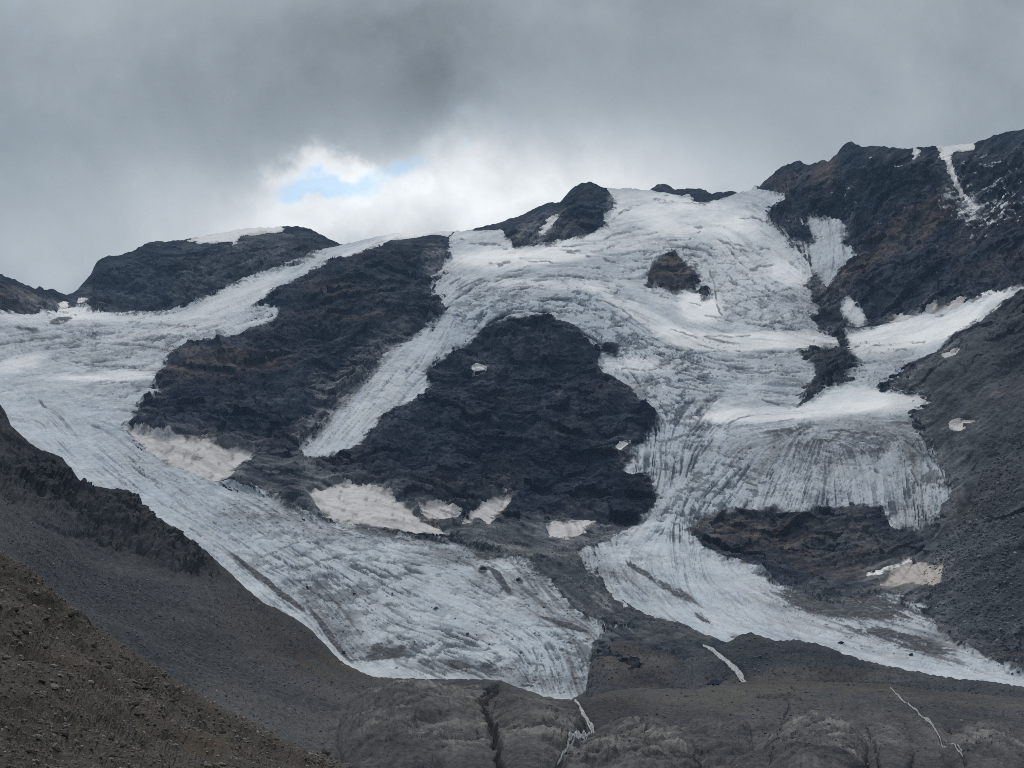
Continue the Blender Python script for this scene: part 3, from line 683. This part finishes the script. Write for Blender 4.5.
print('ice', time.time() - T0)

# ------------------------------------------------------------------ M: terminal moraine, B/D: valley side and rock knolls, C: near scree
MOR_TOP = [(520,730),(560,706),(588,690),(588,675),(594,660),(602,648),(612,642),(630,640),(650,640),(665,636),(680,640),(700,644),(715,648),(726,643),(737,637),(745,633),(752,632),(762,636),
    (775,640),(790,640),(800,640),(815,643),(830,648),(845,654),(860,660),(880,664),(900,669),(930,674),(960,678),(1000,683),(1024,687),(1300,730)]
M_DEPTH = rbf([(520,720,1150),(600,650,1330),(640,640,1380),(700,645,1330),(750,633,1300),(860,660,1200),(1024,687,1150),(1300,730,1000),(600,700,1080),(700,700,1090),(800,700,1050),(1024,720,1020),
    (600,780,900),(1024,790,850),(720,675,1180)])
mc = np.concatenate([np.arange(515, 1040, 1.0), np.arange(1040, 1290, 5)])
M = make_sheet(MOR_TOP, 790, mc, 170, M_DEPTH, jag=1.0, seed=15)
N = normals(M.P)
gul_m = sstep(7, 1, line_d([(699,643),(712,649),(726,660),(738,670),(748,684)], M.px, M.py))
hump = fbm(M.P, 60, 4, 0.55, 301); gr = fbm(M.P, 9, 3, 0.65, 305, ridged=True)
tp = sstep(-1, 10, M.py - M.top) * .9 + .1
M.P = M.P + N * ((hump * 5 + gr * 1.5 * (1 - .6 * gul_m) - gul_m * 2) * tp)[..., None]
nzm = fbm(M.P, 60, 4, 0.6, 311)
brM = np.clip(blobs(M.px, M.py, [(640,672,40,26,0,.6),(615,660,30,20,0,.3),(800,680,90,8,0,.8)]) * (0.8 + .5 * nzm), 0, 1)
tintM = np.stack([brM, np.clip(0.12 + .2 * nzm, 0, .4), 0 * brM, np.clip(blobs(M.px, M.py, [(800,655,100,16,8,.3)]) + gul_m * .7, 0, 1)], -1)
add_back(M, [4, 15, 40, 90], [0.5, 6, 25, 90])
tintM = ext(tintM, M)
tag(mesh_obj('moraine', M.P.reshape(-1, 3), grid_faces(*M.px.shape), M_MOR, {'tint': tintM}, False), 'dark blue grey moraine bank in front of the right glacier tongue', 'moraine', None, 'structure')

BD_TOP = [(-300,250),(-120,330),(-40,370),(0,403),(6,412),(12,425),(20,433),(30,443),(40,449),(55,454),(62,457),(68,464),(73,470),(80,480),(88,484),(100,487),(115,488),(128,489),(135,495),(140,502),(148,512),(158,520),
    (170,526),(185,536),(200,548),(215,560),(230,573),(245,588),(262,602),(285,613),(300,622),(315,634),(328,648),(340,660),(352,668),(365,674),(378,678),(405,679),(430,679),(450,679.5),(470,679),(485,679.5),(500,681),(515,686),(530,691),(545,696),(560,699),(575,700),
    (590,697),(598,694),(615,690),(640,688),(670,690),(700,689),(725,685),(745,682),(770,680),(800,681),(830,682),(860,683),(890,684),(930,690),(980,694),(1024,697),(1300,720)]
B_DEPTH = rbf([(-300,300,700),(0,403,1080),(60,456,1120),(130,490,1150),(200,545,1200),(300,622,1290),(352,668,1230),(405,679,1060),(480,680,900),(550,697,840),(575,700,830),(640,690,930),(735,684,1000),(870,683,1000),
    (1024,697,980),(1300,720,900),(60,490,1060),(100,560,930),(0,550,700),(0,480,950),(200,600,960),(100,650,640),(200,700,640),(280,650,980),(345,700,880),(345,768,520),(500,768,560),(480,720,740),(700,768,620),(700,720,790),
    (1024,768,640),(900,720,800),(590,768,600),(585,735,700),(0,800,350),(500,860,380),(1000,860,420),(-300,700,380)])
bc = columns(-300, 1290, 1.1, 6)
B = make_sheet(BD_TOP, 880, bc, 330, B_DEPTH, jag=0.7, seed=25)
px, py = B.px, B.py
bf, bm, bcs = sample(BD_F, px, py), sample(BD_M, px, py), sample(BD_C, px, py)
N = normals(B.P)
nzb = fbm(B.P, 60, 4, 0.6, 411)
cliff = np.clip(blobs(px, py, [(60,490,80,26,12,1),(120,525,60,26,25,1),(170,545,40,28,35,1),(40,440,40,30,30,.5),(200,565,26,16,40,.7)]), 0, 1)
slab = np.clip(blobs(px, py, [(420,730,90,44,-8,1),(540,730,55,40,10,.9),(640,750,70,28,0,1),(720,740,60,30,0,.55),(820,750,60,34,0,1),(990,755,50,22,10,.9),(890,745,26,26,0,.4),(930,730,30,10,20,.3),(580,760,40,20,0,.4)]), 0, 1)
slab = np.clip(slab * (0.85 + 0.5 * nzb), 0, 1)
ridg = fbm(B.P, 40, 5, 0.6, 421, ridged=True); gr = fbm(B.P, 7, 3, 0.65, 425); soft = fbm(B.P, 150, 3, .5, 429)
disp = soft * 6 + ridg * (1.4 + 1.5 * cliff) + gr * (0.55 + 0.6 * slab + 1.2 * cliff) + (bm * .8 + bcs * .9 + bf * 0.35) * slab + (bcs * 2.2 + bm * 1.4 + bf * .5) * cliff
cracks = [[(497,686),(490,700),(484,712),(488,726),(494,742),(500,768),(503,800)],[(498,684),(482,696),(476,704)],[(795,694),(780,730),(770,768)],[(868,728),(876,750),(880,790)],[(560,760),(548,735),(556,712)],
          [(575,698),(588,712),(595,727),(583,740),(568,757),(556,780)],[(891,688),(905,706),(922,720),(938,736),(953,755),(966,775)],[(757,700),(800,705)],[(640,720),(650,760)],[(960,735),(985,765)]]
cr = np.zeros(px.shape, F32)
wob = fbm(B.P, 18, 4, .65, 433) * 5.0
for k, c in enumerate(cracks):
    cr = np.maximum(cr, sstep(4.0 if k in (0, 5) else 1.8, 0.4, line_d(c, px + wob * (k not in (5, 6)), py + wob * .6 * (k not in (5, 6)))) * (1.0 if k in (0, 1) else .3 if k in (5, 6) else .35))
cB = B.P[..., 2] + .22 * B.P[..., 0] + fbm(B.P, 40, 4, .6, 451) * 7
pB = np.stack([B.P[..., 0] * .6, B.P[..., 1] * .7, cB], -1)
g1, q1 = facets(pB + (nzb * 3)[..., None], 22, 801); g2, q2 = facets(pB, 8, 811); g3, q3 = facets(pB, 3, 821)
disp += (g1 * 3.6 + g2 * 1.3 + g3 * .35) * np.clip(slab * .45 + cliff * 1.6, 0, 1.7) + g3 * .12 + g2 * .2
disp += (steps(cB, 9.0) * 1.2 + steps(cB + nzb * 2, 3.7) * .5) * np.clip(slab + .8 * cliff, 0, 1) * np.clip(.5 + nzb, 0.1, 1.5)
disp += fbm(B.P, 2.4, 3, .7, 453) * (.25 - .1 * slab + .1 * cliff)
DOMES = [(415,730,78,46,-8,15),(536,737,50,50,10,15),(640,754,64,32,0,10),(712,737,42,22,0,6),(815,754,54,36,-5,15),(990,759,50,28,10,10),(890,754,24,24,0,6),(930,732,24,12,20,4),(470,755,32,42,0,8),(582,768,30,22,0,6),(760,765,28,20,0,6),
    (60,500,60,30,20,10),(130,520,50,30,30,12),(175,545,34,30,40,10),(95,470,30,14,20,6)]      # ice-worn humps of bedrock
dm = np.zeros(px.shape, F32)
for cx, cy, rx, ry, ang, h in DOMES:
    a = math.radians(ang); c, s_ = math.cos(a), math.sin(a)
    x = px - cx + wob * .45; y = py - cy + wob * .35
    u = (x * c + y * s_) / rx; v = (-x * s_ + y * c) / ry
    dm = np.maximum(dm, h * np.sqrt(np.clip(1 - u * u - v * v, 0, 1)))
disp += dm * sstep(4, 34, py - B.top)
disp -= cr * 4.5
tp = sstep(-1, 12, py - B.top) * .9 + .1
B.P = B.P + N * (disp * tp)[..., None]
brB = np.clip(blobs(px, py, [(230,565,24,12,40,.8),(290,640,80,34,30,.3),(340,670,50,10,10,.6),(830,686,90,10,2,.95),(700,700,120,16,0,.55),(960,700,80,12,5,.35),(640,750,60,20,0,.35),(300,610,60,6,35,.5),(520,720,60,30,0,.2)]) * (0.8 + 0.6 * nzb), 0, 1)
plB = np.clip(.10 * sstep(675, 700, py) * (1 + nzb) + slab * (0.22 + 0.35 * sstep(0.1, 1.4, bm + .5 * bf) + .15 * sstep(.55, .95, q2) + .3 * sstep(.2, 1.6, bf + .4 * bm)) * (.8 + .4 * nzb) + blobs(px, py, [(405,704,50,4,-14,.5),(470,690,30,3,-18,.5),(610,742,45,14,-10,.4),(690,755,30,8,0,.3),(820,742,40,14,-10,.3),(1000,752,40,14,15,.4),(895,735,10,14,0,.4),(385,738,26,6,-12,.4),(860,715,20,8,20,.3)]) * sstep(-0.3, 1.3, bm + nzb), 0, 1)
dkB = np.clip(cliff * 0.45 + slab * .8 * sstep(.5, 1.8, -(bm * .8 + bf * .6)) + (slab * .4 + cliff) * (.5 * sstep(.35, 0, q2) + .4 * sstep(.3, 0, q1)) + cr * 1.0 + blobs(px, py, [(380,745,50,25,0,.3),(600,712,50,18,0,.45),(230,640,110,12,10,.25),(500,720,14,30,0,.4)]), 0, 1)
sp = sstep(1.25, 1.6, fbm(B.P, 3.2, 2, .5, 441)) * .3
tintB = np.stack([brB, np.clip(plB + sp, 0, 1), 0 * brB, dkB], -1)
add_back(B, [3, 10, 30, 70, 130], [0.6, 5, 24, 80, 170])
tintB = ext(tintB, B)
FB = grid_faces(*B.px.shape); VB = B.P.reshape(-1, 3)
fx = B.px.ravel()[FB[:, 0]]; fy = B.py.ravel()[FB[:, 0]]
knoll = (sdf([(330,700),(352,668),(405,670),(1310,660),(1310,900),(330,900)], fx, fy, 2) > 0)
tag(mesh_obj('hillside', VB, FB[~knoll], M_BD, {'tint': tintB}, False), 'dark crag and grey scree hillside in front of the left tongue', 'hillside', None, 'structure')
tag(mesh_obj('rock_knoll', VB, FB[knoll], M_BD, {'tint': tintB}, False), 'ice worn rock knolls along the bottom of the valley', 'knoll', None, 'structure')

C_TOP = [(-420,260),(-200,400),(-60,505),(0,551),(12,560),(25,570),(40,586),(55,597),(65,604),(80,615),(100,628),(115,640),(130,650),(150,661),(170,676),(190,690),(210,700),(230,712),(250,722),(270,733),(300,746),(325,756),(345,766),(400,800),(600,900),(1500,1400)]
C_DEPTH = rbf([(-420,300,70),(0,551,170),(100,628,190),(200,695,205),(300,746,215),(400,800,215),(600,900,190),(0,650,112),(100,700,118),(0,768,66),(200,768,120),(100,768,84),(300,790,150),(0,900,36),(300,900,62),(600,1000,70),(0,1200,16),(500,1300,17),(1200,1350,17),
    (-400,700,50),(-400,1200,14),(1500,1450,15)])
cc = np.concatenate([np.arange(-420, -12, 4.0), np.arange(-12, 420, 1.3), np.arange(420, 1500, 10.0)])
C = make_sheet(C_TOP, 2100, cc, 420, C_DEPTH, jag=2.2, seed=35, power=1.9)
C.D = np.maximum(C.D, 1.5)
C.P = pt(C.px, C.py, C.D)
N = normals(C.P)
tp = sstep(-1, 14, C.py - C.top) * .85 + .15
und = fbm(C.P, 18, 4, .55, 501); gr = fbm(C.P, 1.6, 4, .65, 503)
C.P = C.P + N * ((und * 2.6 + fbm(C.P, 5, 4, .6, 507) * .55 + gr * 0.2) * tp * np.clip(C.D / 60, 0.1, 1))[..., None]
nzc = fbm(C.P, 12, 4, .6, 511)
brC = .7 * np.clip(blobs(C.px, C.py, [(240,752,60,16,10,1),(40,620,60,50,40,.4),(130,690,80,30,30,.4),(60,720,80,30,0,.2)]) * (.8 + .6 * nzc), 0, 1)
dkC = np.clip(0.45 * nzc + blobs(C.px, C.py, [(20,580,60,16,40,.5),(10,720,40,40,0,.4),(120,740,40,14,0,.3)]), 0, 1)
tintC = np.stack([brC, 0 * brC, 0 * brC, dkC], -1)
add_back(C, [1, 3, 8, 20, 45], [0.3, 1.5, 6, 22, 60])
tintC = ext(tintC, C)
tag(mesh_obj('scree_slope', C.P.reshape(-1, 3), grid_faces(*C.px.shape), M_FG, {'tint': tintC}, False), 'brown stony scree slope in the near lower left corner', 'slope', None, 'structure')

# broad ground to the horizon
gm = bpy.data.meshes.new('ground')
gv = []; gf = []
ng = 40
for j in range(ng + 1):
    for i in range(ng + 1):
        x = -6500 + 13000 * i / ng; y = -3500 + 12500 * j / ng
        gv.append((x, y, -330 + 12 * math.sin(x * .003) * math.cos(y * .0023)))
for j in range(ng):
    for i in range(ng):
        a = j * (ng + 1) + i; gf.append((a, a + 1, a + ng + 2, a + ng + 1))
gm.from_pydata(gv, [], gf); gm.materials.append(M_BD)
go = bpy.data.objects.new('ground', gm); COL.objects.link(go); tag(go, kind='structure')
print('sheets', time.time() - T0)

# ------------------------------------------------------------------ stones
def locate(s, x, y):
    """point of a sheet seen at bearing x, height y"""
    nb = s.nb
    cx = s.px[nb]
    i = np.clip(np.searchsorted(cx, x) - 1, 0, len(cx) - 2)
    P = s.P; colpy = s.py[nb:, i]
    if y < colpy[0] or y > colpy[-1]: return None
    j = min(np.searchsorted(colpy, y), len(colpy) - 1)
    return P[nb + j, i], s.D[nb + j, i]

def rock_shape(seed, sub, flat=0.65):
    r = np.random.default_rng(seed)
    bm = bmesh.new(); bmesh.ops.create_icosphere(bm, subdivisions=sub, radius=1)
    v = np.array([q.co[:] for q in bm.verts])
    f = np.array([[q.index for q in p.verts] for p in bm.faces])
    bm.free()
    for _ in range(9):                       # flat broken sides
        n = r.normal(size=3); n /= np.linalg.norm(n); h = r.uniform(0.45, 0.85)
        d = v @ n - h
        v = v - np.outer(np.maximum(d, 0), n)
    v += r.normal(size=v.shape) * 0.03
    v *= np.array([r.uniform(.9, 1.4), r.uniform(.8, 1.1), r.uniform(.5, .9) * flat / .65])
    return v, f
SHAPES_S = [rock_shape(900 + k, 1) for k in range(10)]
SHAPES_L = [rock_shape(950 + k, 3) for k in range(8)]

def rubble(name, spots, mat, label=None):
    """a mass of stones nobody could count, one mesh: spots = (point, size)"""
    V = []; Fc = []; off = 0
    for P, r in spots:
        v, f = SHAPES_S[random.randrange(10)]
        a, b = random.uniform(0, 6.28), random.uniform(-.5, .5)
        ca, sa, cb, sb = math.cos(a), math.sin(a), math.cos(b), math.sin(b)
        R = np.array([[ca, -sa, 0], [sa, ca, 0], [0, 0, 1]]) @ np.array([[1, 0, 0], [0, cb, -sb], [0, sb, cb]])
        V.append(v @ R.T * r + P); Fc.append(f + off); off += len(v)
    if not V: return
    o = mesh_obj(name, np.concatenate(V), np.concatenate(Fc), mat, None, False)
    return tag(o, label, 'rubble', None, 'stuff')

BOULDERS = []
for k, (v, f) in enumerate(SHAPES_L):
    me = bpy.data.meshes.new('boulder'); me.from_pydata(v.tolist(), [], f.tolist()); BOULDERS.append(me)
def boulder(P, r, mat, label, group, stretch=(1, 1, 1)):
    me = BOULDERS[random.randrange(8)]
    o = bpy.data.objects.new('boulder', me); COL.objects.link(o)
    if not me.materials: me.materials.append(mat)
    o.material_slots[0].link = 'OBJECT'; o.material_slots[0].material = mat
    o.location = Vector(P) + Vector((0, 0, r * .12)); o.scale = (r * stretch[0], r * stretch[1], r * stretch[2])
    o.rotation_euler = (random.uniform(-.35, .35), random.uniform(-.35, .35), random.uniform(0, 6.28))
    return tag(o, label, 'boulder', group)

def scatter(s, poly, n, rmin, rmax, pw=2.5, dens=None):
    """random spots on a sheet; sizes in pixels of apparent radius, turned into metres at that distance"""
    poly = np.array(poly, float); lo, hi = poly.min(0), poly.max(0); out = []
    m = n * 4
    xs = rng.uniform(lo[0], hi[0], m); ys = rng.uniform(lo[1], hi[1], m)
    ok = sdf(poly.tolist(), xs, ys, 2) > 0
    for x, y in zip(xs[ok], ys[ok]):
        if len(out) >= n: break
        q = locate(s, x, y)
        if q is None: continue
        if dens is not None and random.random() > dens(x, y): continue
        u = random.random() ** pw
        r = (rmin + (rmax - rmin) * u) * q[1] / FOC
        out.append((q[0], r))
    return out

CPOLY = [(-40,520),(0,551),(65,604),(130,650),(210,700),(300,746),(360,775),(360,800),(-40,800)]
clus = lambda x, y: .45 + .55 * math.sin(x * .045 + 1.7 * math.sin(y * .03)) * math.sin(y * .06 + x * .02)
sp = scatter(C, CPOLY, 30000, 0.5, 2.6, 6) + scatter(C, CPOLY, 2400, 1.1, 5.4, 4, clus)
sp.sort(key=lambda q: -q[1] / q[0][1])
rubble('rubble', sp[130:], M_ST_FG, 'small brown and grey broken stones covering the near slope')
for P, r in sp[:130]:
    boulder(P, r, M_ST_FG, 'angular grey brown block lying in the near lower left scree', 'blocks in the near scree')
BPOLY = [(0,500),(80,560),(180,590),(230,590),(300,630),(350,672),(405,682),(420,700),(340,700),(330,760),(250,730),(100,640),(0,560)]
rubble('rubble', scatter(B, BPOLY, 9000, 0.45, 1.9, 6), M_ST_MID, 'small grey stones strewn over the hillside below the dark crag')
KPOLY = [(560,702),(640,690),(760,683),(900,686),(1024,700),(1024,768),(560,768)]
rubble('rubble', scatter(B, KPOLY, 4500, 0.45, 2.0, 6), M_ST_MID, 'small pale stones strewn over the valley knolls')
MPOLY = [(600,650),(660,642),(700,650),(745,635),(860,662),(1024,690),(1024,715),(590,700)]
rubble('rubble', scatter(M, MPOLY, 3500, 0.5, 1.9, 5), M_ST_MID, 'dark blocky rubble of the moraine bank')
RPOLY = [(1024,420),(1024,684),(960,652),(930,615),(925,570),(960,520)]
rp = scatter(A, RPOLY, 5500, 0.5, 2.3, 4)
rp.sort(key=lambda q: -q[1] / q[0][1])
rubble('rubble', rp[70:], M_ST_MID, 'blue grey blocky rubble on the right hand slope')
for P, r in rp[:70]:
    boulder(P, r, M_ST_MID, 'blue grey block in the blockfield on the right slope', 'blocks on the right slope')
MPOLY2 = [(560,575),(585,575),(612,600),(656,625),(690,642),(640,645),(600,628),(575,605)]
rubble('rubble', scatter(A, MPOLY2, 900, 0.5, 1.6, 4), M_ST_MID, 'dark rubble of the medial moraine between the tongues')
rubble('rubble', scatter(A, [(470,530),(560,548),(640,525),(580,556),(590,580),(545,575),(500,556)], 600, 0.4, 1.4, 4), M_ST_MID, 'stones on the debris below the centre cliff')
# single blocks on the ice
def ice_point(x, y):
    q = locate(A, x, y)
    return q[0] + UP * 9.0 * q[1] / 3000, q[1]
ER = [(437,613,3.0,'largest lone black boulder on the left glacier tongue'),(513,646,1.8,'dark boulder near the snout between two cracks in the left tongue'),
      (841,647,3.0,'large dark boulder at the lower edge of the right tongue'),(911,660,2.0,'smaller dark boulder further along the lower edge of the right tongue'),
      (519,587,2.6,'dark block beside the black debris streak on the left tongue'),(483,576,3.6,'big dark block at the head of the black debris streak'),
      (544,611,1.5,'small dark block above the lower debris stripe'),(468,640,1.6,'small dark stone left of the snout boulder'),(355,598,1.9,'dark stone near the left ice margin'),(345,657,2.6,'dark block at the corner of the left ice margin'),
      (308,591,1.9,'dark stone high on the left ice margin'),(393,599,1.4,'small dark stone in mid left tongue')]
for x, y, r, lab in ER:
    P, d = ice_point(x, y)
    boulder(P, r * d / FOC, M_ST_DARK, lab, 'boulders on the glaciers')
er = scatter(A, [(400,545),(480,560),(560,600),(600,632),(520,660),(430,660),(380,640),(360,600)], 60, 0.5, 1.3, 2)
for P, r in er:
    boulder(P + UP * 4, r, M_ST_DARK, 'tiny dark stone scattered on the left glacier tongue', 'stones on the left tongue')

# ------------------------------------------------------------------ running water
def stream(name, s, strands, width, lift, label):
    V = []; Fc = []
    for pts in strands:
        q = []
        for (ax, ay), (bx, by) in zip(pts[:-1], pts[1:]):
            n = max(2, int(math.hypot(bx - ax, by - ay) / 1.2))
            for k in range(n):
                t = k / n; q.append((ax + (bx - ax) * t + random.uniform(-.5, .5), ay + (by - ay) * t))
        prev = None; wv = 1.0
        q = [(x + .9 * math.sin(k * .55 + pts[0][0]) * random.uniform(.3, 1), y) for k, (x, y) in enumerate(q)]
        gs = [g for g in (locate(s, x, y) for x, y in q) if g is not None]
        if len(gs) < 4: continue
        PP = np.array([g[0] for g in gs]); DD = [g[1] for g in gs]
        for _ in range(2): PP[1:-1] = (PP[:-2] + PP[1:-1] * 2 + PP[2:]) / 4
        for P, d in zip(PP, DD):
            wv = 0.8 * wv + 0.2 * random.uniform(0.1, 1.9)
            w = width * wv * random.uniform(.6, 1.2) * d / FOC * 0.5
            up = np.array([0, -.5, .8]) * lift
            side = np.array([1.0, 0, 0.15])
            i = len(V)
            V += [P + up - side * w + np.array([0, 0, -lift * .9]), P + up * 1.2, P + up + side * w + np.array([0, 0, -lift * .9])]
            if prev is not None: Fc += [(prev, i, i + 1, prev + 1), (prev + 1, i + 1, i + 2, prev + 2)]
            prev = i
    o = mesh_obj(name, np.array(V), np.array(Fc), M_WATER)
    return tag(o, label, 'stream', None, 'structure')
random.seed(3)
def braid(path, n, spread):
    """thin strands that wander, part and meet along one course; the course widens downhill"""
    out = []
    for k in range(n):
        a = random.uniform(0, .55) if k else 0; b = random.uniform(.6, 1) if k else 1
        ph, fr = random.uniform(0, 6.28), random.uniform(.09, .2)
        off = random.uniform(-1, 1)
        pts = []; L = len(path) - 1
        for m in range(int(a * L * 4), int(b * L * 4) + 1):
            t = m / 4; q = min(int(t), L - 1); f = t - q
            x = path[q][0] + (path[q + 1][0] - path[q][0]) * f; y = path[q][1] + (path[q + 1][1] - path[q][1]) * f
            w = spread * (.35 + .8 * t / L)
            pts.append((x + w * (.6 * off + .6 * math.sin(y * fr + ph)) + random.uniform(-.4, .4), y))
        if len(pts) > 3: out.append(pts)
    return out
stream('stream', B, braid([(575,699),(581,706),(587,713),(591,721),(594,728),(590,735),(583,742),(576,750),(570,758),(564,768),(560,776)], 11, 4.5), 1.15, 1.5, 'white meltwater stream tumbling from the left snout between knolls')
stream('stream', M, braid([(700,643),(709,647),(718,653),(726,659),(733,665),(738,671),(743,677),(748,684)], 11, 4.0), 1.5, 1.6, 'white meltwater stream breaking through the moraine gap')
stream('stream', B, braid([(891,688),(896,697),(905,706),(914,713),(922,720),(931,728),(938,736),(946,745),(954,756),(963,769)], 3, 1.4), .42, 1.3, 'thin rivulet running down the right knolls')

# ------------------------------------------------------------------ sky, light, air, camera
def direction(px, py):
    rx, rz = ray(px, py); v = np.array([float(rx), 1.0, float(rz)]); return v / np.linalg.norm(v)
def azel(px, py):
    v = direction(px, py); return math.degrees(math.atan2(v[0], v[1])), math.degrees(math.asin(v[2]))
SUN_EL, SUN_AZ = math.radians(60), math.radians(-28)     # behind the clouds, ahead and a little left
w = bpy.data.worlds.new('World'); S.world = w; w.use_nodes = True
nt = w.node_tree; nt.nodes.clear()
class W(NT):
    def __init__(self): self.t = nt; self.n = nt.nodes; self.l = nt.links
t = W()
gen = t.new('ShaderNodeTexCoord').outputs['Generated']; t._c = gen
sx = t.new('ShaderNodeSeparateXYZ'); t.link(gen, sx.inputs[0])
X, Y, Z = sx.outputs
DEG = 180 / math.pi
az = t.math('MULTIPLY', t.math('ARCTAN2', X, Y), DEG)
el = t.math('MULTIPLY', t.math('ARCSINE', Z), DEG)
n_a = t.noise(5.0, 6, 0.55); n_b = t.noise(14.0, 6, 0.6); n_c = t.noise(2.2, 5, 0.55); n_d = t.noise(40.0, 5, 0.6)
def cen(n, amp): return t.math('MULTIPLY', t.math('SUBTRACT', n, 0.5), amp)
azw = t.math('ADD', az, t.math('ADD', cen(n_a, 9.0), cen(n_b, 4.0)))
n_a2 = t.noise(5.0, 6, 0.55, None, 0.6); n_b2 = t.noise(15.5, 6, 0.6)
elw = t.math('ADD', el, t.math('ADD', cen(n_c, 7.0), cen(n_b2, 3.5)))
def blob(cx, cy, rx, ry, val, a=azw, e=elw, soft=True):
    c = azel(cx, cy); kx = math.degrees(rx / FOC); ky = math.degrees(ry / FOC)
    u = t.math('DIVIDE', t.math('SUBTRACT', a, c[0]), kx); v = t.math('DIVIDE', t.math('SUBTRACT', e, c[1]), ky)
    d2 = t.math('ADD', t.math('MULTIPLY', u, u), t.math('MULTIPLY', v, v))
    g = t.math('EXPONENT', t.math('MULTIPLY', d2, -1.0))
    return t.math('MULTIPLY', g, val)
SKY_BLOBS = [(430,210,260,60,.34),(330,205,140,50,.17),(500,150,70,40,.12),(560,190,200,60,.12),(60,255,190,50,.14),(700,190,160,50,.06),
             (230,95,190,70,-.075),(440,95,75,60,-.12),(620,20,260,50,-.05),(880,60,200,70,-.015),(20,20,120,60,.03),(800,110,180,60,.02)]
acc = None
for b in SKY_BLOBS:
    g = blob(*b); acc = g if acc is None else t.math('ADD', acc, g)
val = t.math('ADD', acc, 0.33)
val = t.math('ADD', val, t.math('ADD', cen(n_b2, 0.12), cen(n_b, 0.08))); val = t.math('ADD', val, t.math('ADD', cen(n_a2, 0.24), cen(n_c, 0.26)))
# the thin bright clouds round the break
br = t.math('ADD', blob(310,160,60,22,.5), t.math('ADD', blob(345,165,40,16,.3), blob(400,190,110,28,.22)))
val = t.math('ADD', val, t.math('MULTIPLY', t.ramp(t.math('ADD', br, cen(n_d, 0.5)), 0.1, 0.6), 0.30))
billow = t.math('ABSOLUTE', cen(t.noise(9.0, 5, 0.55, None, 0.3), 2.0))
val = t.math('ADD', val, t.math('MULTIPLY', t.math('MULTIPLY', t.math('SUBTRACT', billow, 0.2), -0.5), t.ramp(acc, 0.12, 0.45)))
# overhead and behind: an even grey ceiling
val = t.mix(t.ramp(el, 34, 66), val, (0.78, 0.78, 0.78))
val = t.math('MULTIPLY', val, 1.0)
hue = t.new('ShaderNodeCombineColor')
k = t.ramp(val, 0.25, 0.75)
tintc = t.mix(k, (0.87, 1.0, 1.10), (0.965, 1.0, 1.02))
cl = t.new('ShaderNodeVectorMath', operation='SCALE'); t.link(tintc, cl.inputs[0]); t.link(val, cl.inputs['Scale'])
cloud = t.mix(t.ramp(el, -1.0, -6.0), cl.outputs[0], (0.03, 0.03, 0.032))
gap = t.math('ADD', blob(345,178,50,15,1.0), t.math('ADD', blob(400,162,44,13,.9), blob(298,176,32,14,.8)))
gap = t.ramp(t.math('ADD', gap, t.math('ADD', cen(n_d, 1.3), cen(n_b, 1.2))), 0.25, 1.05)
sky = t.new('ShaderNodeTexSky', sky_type='NISHITA'); sky.sun_disc = False
sky.sun_elevation = SUN_EL; sky.sun_rotation = SUN_AZ
sky.altitude = 2600
bg1 = t.new('ShaderNodeBackground'); t.link(cloud, bg1.inputs['Color']); bg1.inputs['Strength'].default_value = 1.0
bg2 = t.new('ShaderNodeBackground'); t.link(t.new('ShaderNodeMix', data_type='RGBA', blend_type='MULTIPLY').outputs[2], bg2.inputs['Color']); mm = bg2.inputs['Color'].links[0].from_node; mm.inputs[0].default_value = 1; t.link(sky.outputs[0], mm.inputs[6]); mm.inputs[7].default_value = (1.5, 1.45, 1.12, 1); bg2.inputs['Strength'].default_value = 0.15
mx = t.new('ShaderNodeMixShader'); t.link(t.math('MULTIPLY', gap, 0.68), mx.inputs[0]); t.link(bg1.outputs[0], mx.inputs[1]); t.link(bg2.outputs[0], mx.inputs[2])
wo = t.new('ShaderNodeOutputWorld'); t.link(mx.outputs[0], wo.inputs['Surface'])

sl = bpy.data.lights.new('sun', 'SUN'); sl.energy = 1.5; sl.angle = math.radians(12); sl.color = (1, 0.97, 0.93)
so = bpy.data.objects.new('sun', sl); COL.objects.link(so)
sd = Vector((math.sin(SUN_AZ) * math.cos(SUN_EL), math.cos(SUN_AZ) * math.cos(SUN_EL), math.sin(SUN_EL)))
so.rotation_euler = sd.to_track_quat('Z', 'Y').to_euler()

hm = bpy.data.meshes.new('haze')
bm = bmesh.new(); bmesh.ops.create_cube(bm, size=1); bm.to_mesh(hm); bm.free()
ho = bpy.data.objects.new('haze', hm); COL.objects.link(ho)
zlo, zhi = -344.0, 1750.0
ho.scale = (13100, 12600, zhi - zlo); ho.location = (0, 2750, (zlo + zhi) / 2)
ht = bpy.data.materials.new('mountain_air'); ht.use_nodes = True; ht.node_tree.nodes.clear()
hv = ht.node_tree.nodes.new('ShaderNodeVolumePrincipled'); hout = ht.node_tree.nodes.new('ShaderNodeOutputMaterial')
hv.inputs['Color'].default_value = (0.42, 0.66, 1.0, 1); hv.inputs['Density'].default_value = 0.000026; hv.inputs['Anisotropy'].default_value = 0.0
ht.node_tree.links.new(hv.outputs[0], hout.inputs['Volume'])
hm.materials.append(ht); tag(ho, kind='stuff')

cam = bpy.data.cameras.new('camera'); co = bpy.data.objects.new('camera', cam); COL.objects.link(co)
cam.sensor_fit = 'HORIZONTAL'; cam.sensor_width = 36.0; cam.lens = 36.0 * FOC / 1024.0
cam.clip_start = 0.5; cam.clip_end = 40000
co.location = (0, 0, 0); co.rotation_euler = (math.pi / 2 + PITCH, 0, 0)
S.camera = co
S.view_settings.view_transform = 'Standard'; S.view_settings.look = 'None'; S.view_settings.exposure = 0.18; S.view_settings.gamma = 1
S.view_settings.use_curve_mapping = False
S.cycles.use_denoising = False
S.cycles.filter_width = 0.85
S.cycles.max_bounces = 6; S.cycles.volume_bounces = 1
print('done', time.time() - T0)
